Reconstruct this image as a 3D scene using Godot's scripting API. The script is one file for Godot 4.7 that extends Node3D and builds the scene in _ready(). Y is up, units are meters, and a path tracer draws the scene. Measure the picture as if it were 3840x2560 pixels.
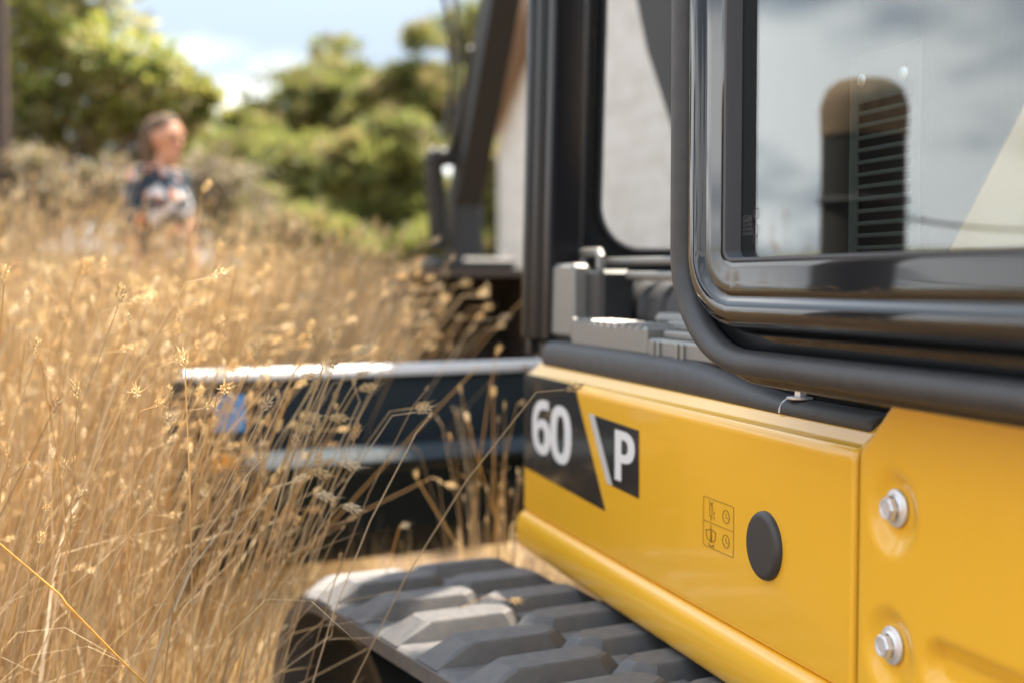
extends Node3D
# A dry-grass paddock with the flank of a small yellow excavator: camera at the origin (eye 1.15 m up).
# World axes are those of the excavator's upper body: -Z is its forward, +X its right. The tracks are slewed 11.9 degrees.

const EYE := Vector3(0, 1.15, 0)
const FOCAL := 5000.0            # focal length in photograph pixels (3840 wide)
const YAW := -16.2
const PITCH := -2.61
const ROOT := Vector3(1.75, 0, -1.5)   # the excavator's base
var cam_basis: Basis
var slew: Basis
var rng := RandomNumberGenerator.new()
var excavator: Node3D
var M := {}
var used_names := {}

# ---------------------------------------------------------------- helpers: photograph pixels to directions
func ray(px: float, py: float) -> Vector3:
	return cam_basis * Vector3((px - 1920.0) / FOCAL, (1280.0 - py) / FOCAL, -1.0)

func on_x(px: float, py: float, x: float) -> Vector3:
	var d := ray(px, py)
	return EYE + d * (x / d.x)

func at_depth(px: float, py: float, depth: float) -> Vector3:
	return EYE + ray(px, py) * depth

func cam_xy(p: Vector3) -> Vector2:      # (metres to the camera's right, metres ahead of it) on the ground
	var f := Vector3(sin(deg_to_rad(-YAW)), 0, -cos(deg_to_rad(YAW)))
	var r := Vector3(cos(deg_to_rad(YAW)), 0, sin(deg_to_rad(-YAW)))
	return Vector2(p.dot(r), p.dot(f))

func from_cam(right: float, ahead: float) -> Vector3:
	var f := Vector3(sin(deg_to_rad(-YAW)), 0, -cos(deg_to_rad(YAW)))
	var r := Vector3(cos(deg_to_rad(YAW)), 0, sin(deg_to_rad(-YAW)))
	return r * right + f * ahead

func ground_height(p: Vector3) -> float:
	var c := cam_xy(p)
	var h := 0.34 * smoothstep(3.2, 7.5, c.y) * smoothstep(-0.3, -1.5, c.x) * smoothstep(-0.56, -0.42, c.x / maxf(c.y, 0.1)) * smoothstep(24.0, 12.0, c.y)
	h += 0.25 * smoothstep(12.0, 40.0, c.y)
	h += 0.03 * sin(p.x * 1.7 + 0.4) * sin(p.z * 1.3) * smoothstep(2.0, 5.0, c.length())
	return h

# ---------------------------------------------------------------- helpers: triangle soup with creased normals
class Soup:
	var p := PackedVector3Array()
	var c := PackedColorArray()
	func tri(a: Vector3, b: Vector3, d: Vector3) -> void:
		p.push_back(a); p.push_back(b); p.push_back(d)
	func quad(a: Vector3, b: Vector3, d: Vector3, e: Vector3) -> void:
		tri(a, b, d); tri(a, d, e)
	func out_tri(m: Vector3, a: Vector3, b: Vector3, d: Vector3) -> void:   # wound so that it faces away from m
		if (b - a).cross(d - a).dot((a + b + d) / 3.0 - m) < 0.0:
			tri(a, d, b)
		else:
			tri(a, b, d)
	func out_quad(m: Vector3, a: Vector3, b: Vector3, d: Vector3, e: Vector3) -> void:
		out_tri(m, a, b, d); out_tri(m, a, d, e)
	func box(lo: Vector3, hi: Vector3, r := 0.004, basis := Basis.IDENTITY, at := Vector3.ZERO) -> void:   # chamfered box
		var s := (hi - lo) / 2.0
		var m := (hi + lo) / 2.0
		r = minf(r, 0.49 * minf(s.x, minf(s.y, s.z)) * 2.0)
		var v := func(sx: int, sy: int, sz: int, ax: int) -> Vector3:
			var q := Vector3(s.x * sx, s.y * sy, s.z * sz)
			var g := [sx, sy, sz]
			for k in 3:
				if k != ax:
					q[k] -= r * g[k]
			return at + basis * (q + m)
		var mid := at + basis * m
		for ax in 3:
			for sg in [-1, 1]:
				var q := []
				for uv in [[-1, -1], [1, -1], [1, 1], [-1, 1]]:
					var g := [0, 0, 0]
					g[ax] = sg; g[(ax + 1) % 3] = uv[0]; g[(ax + 2) % 3] = uv[1]
					q.append(v.call(g[0], g[1], g[2], ax))
				out_quad(mid, q[0], q[1], q[2], q[3])
				for s2 in [-1, 1]:      # edge between axis ax and the next one
					var b2 := (ax + 1) % 3
					var c2 := (ax + 2) % 3
					var e := []
					for pair in [[ax, -1], [b2, -1], [b2, 1], [ax, 1]]:
						var g := [0, 0, 0]
						g[ax] = sg; g[b2] = s2; g[c2] = pair[1]
						e.append(v.call(g[0], g[1], g[2], pair[0]))
					out_quad(mid, e[0], e[1], e[2], e[3])
		for sx in [-1, 1]:
			for sy in [-1, 1]:
				for sz in [-1, 1]:
					out_tri(mid, v.call(sx, sy, sz, 0), v.call(sx, sy, sz, 1), v.call(sx, sy, sz, 2))
	func tube(pts: Array, radii: Array, sides := 8, caps := true) -> void:
		var rings := []
		var up := Vector3.UP
		for i in pts.size():
			var t: Vector3 = (pts[mini(i + 1, pts.size() - 1)] - pts[maxi(i - 1, 0)]).normalized()
			if absf(t.dot(up)) > 0.95:
				up = Vector3.RIGHT if absf(t.x) < 0.9 else Vector3.FORWARD
			var a := t.cross(up).normalized()
			var b := t.cross(a).normalized()
			up = -b if i > 0 else up
			var ring := []
			for k in sides:
				var an := TAU * k / sides
				ring.append(pts[i] + (a * cos(an) + b * sin(an)) * float(radii[i]))
			rings.append(ring)
			up = a.cross(t).normalized()
		for i in rings.size() - 1:
			for k in sides:
				var n := (k + 1) % sides
				quad(rings[i][k], rings[i][n], rings[i + 1][n], rings[i + 1][k])
		if caps:
			for k in sides:
				var n := (k + 1) % sides
				tri(pts[0], rings[0][n], rings[0][k])
				tri(pts[-1], rings[-1][k], rings[-1][n])
	func lathe(at: Vector3, axis: Vector3, prof: Array, sides := 32) -> void:   # prof: [distance along the axis, radius]
		var a := axis.normalized()
		var u := a.cross(Vector3.UP if absf(a.y) < 0.9 else Vector3.RIGHT).normalized()
		var w := a.cross(u)
		for i in prof.size() - 1:
			for k in sides:
				var p0 := TAU * k / sides
				var p1 := TAU * (k + 1) / sides
				var f := func(pr, an) -> Vector3: return at + a * float(pr[0]) + (u * cos(an) + w * sin(an)) * float(pr[1])
				quad(f.call(prof[i], p0), f.call(prof[i], p1), f.call(prof[i + 1], p1), f.call(prof[i + 1], p0))
	func loft(rings: Array, closed := true) -> void:
		for i in rings.size() - 1:
			var n: int = rings[i].size()
			for k in (n if closed else n - 1):
				var j := (k + 1) % n
				quad(rings[i][k], rings[i][j], rings[i + 1][j], rings[i + 1][k])
	func prism(poly: Array, off: Vector3, m := Vector3.INF) -> void:   # polygon (any, points in a plane) pushed by off
		var nrm := off.normalized()
		var u := (Vector3(poly[1]) - Vector3(poly[0])).normalized()
		var w := nrm.cross(u)
		var flat := PackedVector2Array()
		for q in poly:
			flat.push_back(Vector2((q - poly[0]).dot(u), (q - poly[0]).dot(w)))
		var ids := Geometry2D.triangulate_polygon(flat)
		for i in range(0, ids.size(), 3):
			var a: Vector3 = poly[ids[i]]; var b: Vector3 = poly[ids[i + 1]]; var d: Vector3 = poly[ids[i + 2]]
			if (b - a).cross(d - a).dot(off) > 0:
				tri(a, d, b); tri(a + off, b + off, d + off)
			else:
				tri(a, b, d); tri(a + off, d + off, b + off)
		var turn := Geometry2D.is_polygon_clockwise(flat)
		for i in poly.size():
			var a: Vector3 = poly[i]; var b: Vector3 = poly[(i + 1) % poly.size()]
			if turn:
				quad(a, a + off, b + off, b)
			else:
				quad(a, b, b + off, a + off)
	func mesh(crease := 40.0) -> ArrayMesh:
		var n := p.size() / 3
		var fn := PackedVector3Array(); fn.resize(n)
		var at := {}
		for i in n:
			fn[i] = (p[i * 3 + 1] - p[i * 3]).cross(p[i * 3 + 2] - p[i * 3])
			for k in 3:
				var key := Vector3i((p[i * 3 + k] * 20000.0).round())
				if at.has(key):
					at[key].append(i)
				else:
					at[key] = [i]
		var vs := PackedVector3Array(); vs.resize(n * 3)
		var ns := PackedVector3Array(); ns.resize(n * 3)
		var cs := PackedColorArray()
		if c.size() == p.size():
			cs.resize(n * 3)
		var lim := cos(deg_to_rad(crease))
		for i in n:
			var mine := fn[i].normalized()
			for k in 3:
				var sum := Vector3.ZERO
				for j in at[Vector3i((p[i * 3 + k] * 20000.0).round())]:
					if fn[j].normalized().dot(mine) > lim:
						sum += fn[j]
				var o: int = i * 3 + int([0, 2, 1][k])
				vs[o] = p[i * 3 + k]
				ns[o] = sum.normalized() if sum.length_squared() > 1e-20 else mine
				if cs.size():
					cs[o] = c[i * 3 + k]
		var arr := []
		arr.resize(Mesh.ARRAY_MAX)
		arr[Mesh.ARRAY_VERTEX] = vs
		arr[Mesh.ARRAY_NORMAL] = ns
		if cs.size():
			arr[Mesh.ARRAY_COLOR] = cs
		var am := ArrayMesh.new()
		am.add_surface_from_arrays(Mesh.PRIMITIVE_TRIANGLES, arr)
		return am

# ---------------------------------------------------------------- helpers: things and parts
func lin(r: float, g: float, b: float, a := 1.0) -> Color:
	var c := Color(r, g, b).linear_to_srgb()
	c.a = a
	return c

func noise_tex(freq: float, seed_no: int, ramp: Array = [], normal := false, strength := 4.0, size := 512, octaves := 4) -> NoiseTexture2D:
	var n := FastNoiseLite.new()
	n.noise_type = FastNoiseLite.TYPE_SIMPLEX_SMOOTH
	n.frequency = freq
	n.seed = seed_no
	n.fractal_octaves = octaves
	var t := NoiseTexture2D.new()
	t.width = size; t.height = size; t.seamless = true
	t.noise = n
	t.as_normal_map = normal
	t.bump_strength = strength
	if ramp:
		var g := Gradient.new()
		g.offsets = PackedFloat32Array(ramp[0])
		g.colors = PackedColorArray(ramp[1])
		t.color_ramp = g
	return t

func mat(called: String, color: Color, rough := 0.6, metal := 0.0) -> StandardMaterial3D:
	var m := StandardMaterial3D.new()
	m.resource_name = called
	m.albedo_color = color
	m.roughness = rough
	m.metallic = metal
	M[called] = m
	return m

func tri_map(m: StandardMaterial3D, scale: float) -> void:
	m.uv1_triplanar = true
	m.uv1_world_triplanar = true
	m.uv1_scale = Vector3.ONE * scale

func thing(called: String, label: String, category: String, at := Vector3.ZERO, group := "") -> Node3D:
	var o := Node3D.new()
	o.name = numbered(called)
	o.position = at
	tag(o, label, category, group)
	add_child(o)
	return o

func numbered(called: String) -> String:
	if not used_names.has(called):
		used_names[called] = 0
		return called
	used_names[called] += 1
	return "%s_%03d" % [called, used_names[called]]

func tag(o: Node, label: String, category: String, group := "") -> void:
	o.set_meta("label", label)
	o.set_meta("category", category)
	if group:
		o.set_meta("group", group)

func obj(called: String, m: Mesh, material: Material, parent: Node, at := Transform3D.IDENTITY) -> MeshInstance3D:
	var o := MeshInstance3D.new()
	o.name = called
	o.mesh = m
	o.material_override = null
	for i in m.get_surface_count():
		o.set_surface_override_material(i, material)
	o.transform = at
	parent.add_child(o, true)
	return o

func part(called: String, s: Soup, material: Material, crease := 40.0) -> MeshInstance3D:   # a part of the excavator, built in world axes
	return obj(called, s.mesh(crease), material, excavator, Transform3D(Basis.IDENTITY, -ROOT))

func upart(called: String, s: Soup, material: Material, crease := 40.0) -> MeshInstance3D:   # a part of the undercarriage, built in its slewed axes
	return obj(called, s.mesh(crease), material, excavator, Transform3D(slew, -ROOT))

func sub(called: String, s: Soup, material: Material, parent: Node, crease := 40.0) -> MeshInstance3D:
	return obj(called, s.mesh(crease), material, parent)

func structure(called: String, m: Mesh, material: Material) -> MeshInstance3D:
	var o := obj(called, m, material, self)
	o.set_meta("kind", "structure")
	return o

func bez(a: Vector3, b: Vector3, c: Vector3, n: int) -> Array:
	var r := []
	for i in n + 1:
		var t := float(i) / n
		r.append(a.lerp(b, t).lerp(b.lerp(c, t), t))
	return r

# ================================================================ the scene
func _ready() -> void:
	rng.seed = 20240611
	cam_basis = Basis(Vector3.UP, deg_to_rad(YAW)) * Basis(Vector3.RIGHT, deg_to_rad(PITCH))
	slew = Basis(Vector3.UP, deg_to_rad(11.9))
	camera_and_light()
	materials()
	terrain()
	cottage()
	trees()
	excavator = thing("mini_excavator", "yellow and black mini excavator with its cab door folded open", "excavator", ROOT)
	body_panels()
	cab()
	door()
	undercarriage()
	blade()
	digging_arm()
	person()
	fence_post()
	grass()

func camera_and_light() -> void:
	var cam := Camera3D.new()
	cam.name = "camera"
	cam.fov = rad_to_deg(2.0 * atan(1280.0 / FOCAL))
	cam.near = 0.05
	cam.far = 2000.0
	cam.transform = Transform3D(cam_basis, EYE)
	var at := CameraAttributesPhysical.new()
	at.frustum_focal_length = 12.0 * FOCAL / 1280.0      # 24 mm high frame: the same angle as fov
	at.frustum_focus_distance = 1.62
	at.exposure_aperture = 2.45
	cam.attributes = at
	cam.current = true
	add_child(cam)

	var env := Environment.new()
	env.background_mode = Environment.BG_SKY
	var sky := Sky.new()
	var pan := PanoramaSkyMaterial.new()
	pan.panorama = sky_picture()
	sky.sky_material = pan
	env.sky = sky
	env.background_energy_multiplier = 1.0
	env.tonemap_mode = Environment.TONE_MAPPER_LINEAR
	env.tonemap_exposure = 5.1
	env.sdfgi_enabled = true
	env.ssao_enabled = true
	env.ssil_enabled = true
	var we := WorldEnvironment.new()
	we.name = "environment"
	we.environment = env
	add_child(we)

	var sun := DirectionalLight3D.new()
	sun.name = "sun"
	sun.light_energy = 1.35
	sun.light_color = Color(1.0, 0.945, 0.87)
	sun.light_angular_distance = 1.5
	sun.shadow_enabled = true
	var az := deg_to_rad(52.0)
	var el := deg_to_rad(62.0)
	var to_sun := Vector3(sin(az) * cos(el), sin(el), -cos(az) * cos(el))
	sun.basis = Basis.looking_at(-to_sun, Vector3.UP)
	add_child(sun)

func sky_picture() -> ImageTexture:
	var w := 1024
	var h := 512
	var img := Image.create(w, h, false, Image.FORMAT_RGBF)
	var n := FastNoiseLite.new()
	n.noise_type = FastNoiseLite.TYPE_SIMPLEX_SMOOTH
	n.seed = 7
	n.frequency = 1.0
	n.fractal_octaves = 5
	for y in h:
		var el := (0.5 - (y + 0.5) / h) * PI
		var up := sin(el)
		for x in w:
			var an := (x + 0.5) / w * TAU
			var d := Vector3(sin(an) * cos(el), up, -cos(an) * cos(el))
			var col: Vector3
			var lift := 1.0 - smoothstep(0.08, 0.75, up)
			col = Vector3(0.35, 0.40, 0.47).lerp(Vector3(0.136, 0.166, 0.202), lift)
			if up > -0.02:
				var q := d / (maxf(up, 0.0) + 0.22)
				var a := n.get_noise_3d(q.x * 0.9, up * 2.0, q.z * 0.9)
				a += 0.35 * n.get_noise_3d(q.x * 3.1 + 9.0, up * 4.0, q.z * 3.1)
				a += 0.5 * smoothstep(0.19, 0.10, up) - 0.06
				var k := smoothstep(0.0, 0.42, a)
				col = col.lerp(Vector3(0.53, 0.53, 0.525), k * 0.85)
			else:
				col = Vector3(0.30, 0.26, 0.20)
			img.set_pixel(x, y, Color(col.x, col.y, col.z))
	return ImageTexture.create_from_image(img)

func materials() -> void:
	var m := mat("yellow_paint", lin(0.84, 0.45, 0.025), 0.32)
	m.clearcoat_enabled = true; m.clearcoat = 0.6; m.clearcoat_roughness = 0.06
	m.albedo_texture = noise_tex(0.18, 8, [[0.0, 0.35, 0.7, 1.0], [Color(0.95, 0.95, 0.93), Color(0.985, 0.985, 0.98), Color(1, 1, 1), Color(1, 1, 0.98)]], false, 1.0, 1024, 3)
	m.roughness_texture = noise_tex(0.012, 3, [[0.0, 1.0], [Color(0.9, 0.9, 0.9), Color(1, 1, 1)]])
	tri_map(m, 2.2)
	m = mat("black_gloss", lin(0.012, 0.013, 0.015), 0.12)
	m.metallic_specular = 0.15
	m.clearcoat_enabled = true; m.clearcoat = 1.0; m.clearcoat_roughness = 0.03
	m.normal_enabled = true
	m.normal_texture = noise_tex(0.03, 14, [], true, 1.0)
	m.normal_scale = 0.03
	tri_map(m, 2.5)
	m = mat("pillar_paint", lin(0.012, 0.013, 0.016), 0.3)
	m.metallic_specular = 0.4
	m = mat("black_satin", lin(0.014, 0.016, 0.018), 0.45)
	m = mat("black_rubber", lin(0.035, 0.034, 0.034), 0.55)
	m.albedo_texture = noise_tex(0.02, 21, [[0.0, 0.5, 0.72, 1.0], [Color(0.85, 0.85, 0.87), Color(0.95, 0.95, 0.95), Color(1, 1, 1), Color(1, 0.95, 0.9)]])
	m.albedo_color = lin(0.05, 0.049, 0.05)
	tri_map(m, 3.0)
	m = mat("track_rubber", lin(0.12, 0.119, 0.12), 0.62)
	m.albedo_texture = noise_tex(0.018, 31, [[0.0, 0.42, 0.6, 1.0], [Color(0.8, 0.8, 0.82), Color(0.88, 0.88, 0.89), Color(0.93, 0.92, 0.91), Color(1.0, 0.97, 0.93)]])
	m.normal_enabled = true
	m.normal_texture = noise_tex(0.05, 32, [], true, 3.0)
	m.normal_scale = 0.12
	tri_map(m, 4.0)
	m = mat("plug_plastic", lin(0.04, 0.037, 0.038), 0.5)
	m = mat("lip_rubber", lin(0.07, 0.07, 0.075), 0.7)
	m = mat("decal_black", lin(0.025, 0.025, 0.025), 0.22)
	m.clearcoat_enabled = true; m.clearcoat = 0.7; m.clearcoat_roughness = 0.1
	m = mat("decal_white", lin(0.72, 0.72, 0.72), 0.35)
	m = mat("decal_grey", lin(0.5, 0.5, 0.5), 0.35)
	m = mat("print_brown", lin(0.22, 0.11, 0.02), 0.5)
	m = mat("zinc", lin(0.70, 0.71, 0.73), 0.42, 0.5)
	m.roughness_texture = noise_tex(0.05, 41, [[0.0, 1.0], [Color(0.6, 0.6, 0.6), Color(1, 1, 1)]])
	tri_map(m, 8.0)
	m = mat("aluminium", lin(0.27, 0.265, 0.25), 0.5, 0.5)
	m.normal_enabled = true
	m.normal_texture = noise_tex(0.06, 44, [], true, 3.0)
	m.normal_scale = 0.2
	tri_map(m, 6.0)
	m = mat("worn_steel", lin(0.42, 0.415, 0.415), 0.4, 0.15)
	m = mat("chrome", lin(0.8, 0.82, 0.85), 0.12, 1.0)
	m = mat("blade_paint", lin(0.018, 0.028, 0.036), 0.7)
	m.metallic_specular = 0.3
	m = mat("arm_paint", lin(0.017, 0.018, 0.018), 0.6)
	m = mat("vent_plate", lin(0.13, 0.14, 0.13), 0.85)
	m.metallic_specular = 0.2
	m = mat("sticker_blue", lin(0.04, 0.32, 0.80), 0.4)
	m = mat("sticker_amber", lin(0.75, 0.3, 0.01), 0.4)
	m = mat("door_glass", lin(0.80, 0.90, 0.89, 0.0), 0.0)
	m.refraction_enabled = true
	m.refraction_scale = 0.085
	m = mat("window_glass", lin(0.7, 0.78, 0.76, 0.0), 0.0, 0.0)
	m.transparency = BaseMaterial3D.TRANSPARENCY_ALPHA
	m = mat("soil", lin(0.13, 0.09, 0.055), 0.95)
	m.albedo_texture = noise_tex(0.02, 51, [[0.0, 0.5, 1.0], [Color(0.6, 0.55, 0.5), Color(0.85, 0.8, 0.75), Color(1, 1, 1)]])
	tri_map(m, 0.6)
	m = mat("white_boards", lin(0.66, 0.65, 0.63), 0.55)
	m.albedo_texture = noise_tex(0.01, 53, [[0.0, 1.0], [Color(0.88, 0.87, 0.85), Color(1, 1, 1)]])
	tri_map(m, 0.5)
	m = mat("roof_brown", lin(0.42, 0.31, 0.24), 0.75)
	m = mat("bark", lin(0.14, 0.105, 0.085), 0.9)
	m.albedo_texture = noise_tex(0.03, 57, [[0.0, 1.0], [Color(0.5, 0.47, 0.45), Color(1, 1, 1)]])
	tri_map(m, 3.0)
	m = mat("straw", lin(1, 1, 1), 0.85)
	m.metallic_specular = 0.25
	m.vertex_color_use_as_albedo = true
	m.backlight_enabled = true
	m.backlight = lin(0.95, 0.86, 0.66)
	m = mat("leaf", lin(1, 1, 1), 0.55)
	m.vertex_color_use_as_albedo = true
	m.backlight_enabled = true
	m.backlight = lin(0.95, 0.97, 0.75)
	m = mat("skin", lin(1, 1, 1), 0.5)
	m.vertex_color_use_as_albedo = true
	m.subsurf_scatter_enabled = true
	m.subsurf_scatter_strength = 0.1
	m = mat("cloth", lin(1, 1, 1), 0.8)
	m.vertex_color_use_as_albedo = true
	m = mat("timber", lin(0.26, 0.19, 0.12), 0.9)
	m.albedo_texture = noise_tex(0.03, 61, [[0.0, 1.0], [Color(0.55, 0.5, 0.45), Color(1, 1, 1)]])
	tri_map(m, 2.0)
	m = mat("weathered_timber", lin(0.013, 0.011, 0.009), 0.85)

# ---------------------------------------------------------------- ground, hills
func terrain() -> void:
	var s := Soup.new()
	var line := []
	for k in 61:
		var t := (k - 30) / 30.0
		line.append(signf(t) * (absf(t) * 10.0 + pow(absf(t), 4.0) * 600.0))
	for i in 60:
		for j in 60:
			var q := []
			for o in [[0, 0], [0, 1], [1, 1], [1, 0]]:
				var v := Vector3(line[i + o[0]], 0, line[j + o[1]])
				v.y = ground_height(v)
				q.append(v)
			s.quad(q[0], q[1], q[2], q[3])
	structure("ground", s.mesh(80), M.soil)
	# low dry hills far away all round
	var h := Soup.new()
	var n := FastNoiseLite.new()
	n.seed = 5; n.frequency = 0.9; n.fractal_octaves = 4
	var ring := []
	for k in 121:
		var a := TAU * (k % 120) / 120.0
		var d := Vector3(sin(a), 0, -cos(a))
		var top := 9.0 + 7.0 * n.get_noise_2d(d.x * 2.0, d.z * 2.0) + 3.0 * n.get_noise_2d(d.x * 8.0 + 4.0, d.z * 8.0)
		ring.append([d * 300.0 + Vector3(0, -2, 0), d * 380.0 + Vector3(0, top * 0.6, 0), d * 460.0 + Vector3(0, top, 0), d * 560.0 + Vector3(0, -3, 0)])
	for k in 120:
		for j in 3:
			h.quad(ring[k][j], ring[k + 1][j], ring[k + 1][j + 1], ring[k][j + 1])
	var hm := mat("hill", lin(0.16, 0.15, 0.075), 0.95)
	hm.albedo_texture = noise_tex(0.03, 77, [[0.0, 0.5, 1.0], [Color(0.55, 0.6, 0.5), Color(0.8, 0.8, 0.7), Color(1, 0.95, 0.8)]])
	tri_map(hm, 0.02)
	structure("hills", h.mesh(80), hm)

# ---------------------------------------------------------------- white weatherboard cottage behind the machine
func cottage() -> void:
	var x := 4.5
	var z_far := -16.0      # the eave end that shows beside the cab pillar
	var z_near := -5.0
	var zr := (z_far + z_near) / 2.0
	var eave := 3.0
	var pitch := 0.6
	var c := thing("weatherboard_cottage", "white weatherboard cottage gable with brown roof edge beyond the excavator", "house", Vector3(x + 3.0, 0, zr))
	var here := Transform3D(Basis.IDENTITY, -c.position)
	var core := Soup.new()
	core.box(Vector3(x + 0.06, -0.2, z_far + 0.05), Vector3(x + 6.0, eave - 0.1, z_near - 0.05), 0.01)
	obj("wall_core", core.mesh(), M.white_boards, c, here)
	var y := 0.25
	while y < eave + pitch * (zr - z_far) - 0.3:
		var run := 0.0 if y < eave else (y - eave) / pitch
		var a := z_far + run
		var b := z_near - run
		var run2 := 0.0 if y + 0.2 < eave else (y + 0.2 - eave) / pitch
		var s := Soup.new()
		var poly := [Vector3(x, y, a), Vector3(x, y, b), Vector3(x + 0.004, y + 0.2, z_near - run2), Vector3(x + 0.004, y + 0.2, z_far + run2)]
		s.prism(poly, Vector3(0.045, 0, 0))
		obj("weatherboard", s.mesh(), M.white_boards, c, here)
		y += 0.195
	for side in [-1.0, 1.0]:
		var s := Soup.new()
		var z0: float = z_far - 0.35 if side < 0 else z_near + 0.35
		var lo := Vector3(x - 0.3, eave - 0.35 * pitch, z0)
		var hi := Vector3(x - 0.3, eave + pitch * (zr - z_far), zr)
		s.prism([lo, hi, hi + Vector3(0, 0.3, 0), lo + Vector3(0, 0.3, 0)], Vector3(0.05, 0, 0))
		obj("bargeboard", s.mesh(), M.roof_brown, c, here)
		var r := Soup.new()
		r.prism([lo + Vector3(0.05, 0.2, 0), hi + Vector3(0.05, 0.2, 0), hi + Vector3(0.05, 0.29, 0), lo + Vector3(0.05, 0.29, 0)], Vector3(6.6, 0, 0))
		obj("roof", r.mesh(), M.roof_brown, c, here)
	var post := Soup.new()
	post.box(Vector3(x - 0.02, 0, z_far - 0.06), Vector3(x + 0.06, eave, z_far + 0.06), 0.006)
	obj("corner_board", post.mesh(), M.white_boards, c, here)

# ---------------------------------------------------------------- trees
func leaf_mesh(kind: String) -> ArrayMesh:
	var s := Soup.new()
	if kind == "broad":
		var r := [[0.0, 0.0, 0.0], [0.3, 0.22, 0.03], [0.62, 0.2, 0.02], [1.0, 0.0, -0.08]]
		for i in 3:
			var a: Array = r[i]; var b: Array = r[i + 1]
			s.quad(Vector3(-a[1], a[2] + a[1] * 0.3, a[0]), Vector3(0, a[2], a[0]), Vector3(0, b[2], b[0]), Vector3(-b[1], b[2] + b[1] * 0.3, b[0]))
			s.quad(Vector3(0, a[2], a[0]), Vector3(a[1], a[2] + a[1] * 0.3, a[0]), Vector3(b[1], b[2] + b[1] * 0.3, b[0]), Vector3(0, b[2], b[0]))
	else:
		var rr := RandomNumberGenerator.new()
		rr.seed = 11
		for k in 4:
			var d := Vector3(rr.randf_range(-0.7, 0.7), rr.randf_range(-0.3, 0.7), 1.0).normalized()
			var w := d.cross(Vector3.UP).normalized() * 0.13
			s.tri(-w * 0.6, w * 0.6, d * rr.randf_range(0.7, 1.0))
			s.tri(d * 0.25 - w, d * 0.25 + w, d * rr.randf_range(0.7, 1.0) + Vector3(0, 0.12, 0))
	for i in s.p.size():
		s.c.push_back(Color.WHITE)
	return s.mesh(60)

func multi(called: String, m: Mesh, material: Material, list: Array, colors: Array, parent: Node) -> MultiMeshInstance3D:
	var mm := MultiMesh.new()
	mm.transform_format = MultiMesh.TRANSFORM_3D
	mm.use_colors = true
	mm.mesh = m
	mm.instance_count = list.size()
	for i in list.size():
		mm.set_instance_transform(i, list[i])
		mm.set_instance_color(i, colors[i])
	var o := MultiMeshInstance3D.new()
	o.name = called
	o.multimesh = mm
	o.material_override = material
	parent.add_child(o, true)
	return o

func bake(meshes: Array, lists: Array, colors: Array) -> ArrayMesh:   # joins copies of each mesh into one mesh with vertex colours
	var vs := PackedVector3Array()
	var ns := PackedVector3Array()
	var cs := PackedColorArray()
	for k in meshes.size():
		var arr: Array = meshes[k].surface_get_arrays(0)
		var v: PackedVector3Array = arr[Mesh.ARRAY_VERTEX]
		var n: PackedVector3Array = arr[Mesh.ARRAY_NORMAL]
		var own: bool = arr[Mesh.ARRAY_COLOR] != null and colors[k].is_empty()
		var one := PackedColorArray()
		one.resize(v.size())
		for i in lists[k].size():
			var t: Transform3D = lists[k][i]
			vs.append_array(t * v)
			ns.append_array(Transform3D(t.basis.orthonormalized(), Vector3.ZERO) * n)
			if own:
				cs.append_array(arr[Mesh.ARRAY_COLOR])
			else:
				one.fill(colors[k][i])
				cs.append_array(one)
	var out := []
	out.resize(Mesh.ARRAY_MAX)
	out[Mesh.ARRAY_VERTEX] = vs
	out[Mesh.ARRAY_NORMAL] = ns
	out[Mesh.ARRAY_COLOR] = cs
	var am := ArrayMesh.new()
	am.add_surface_from_arrays(Mesh.PRIMITIVE_TRIANGLES, out)
	return am

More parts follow.
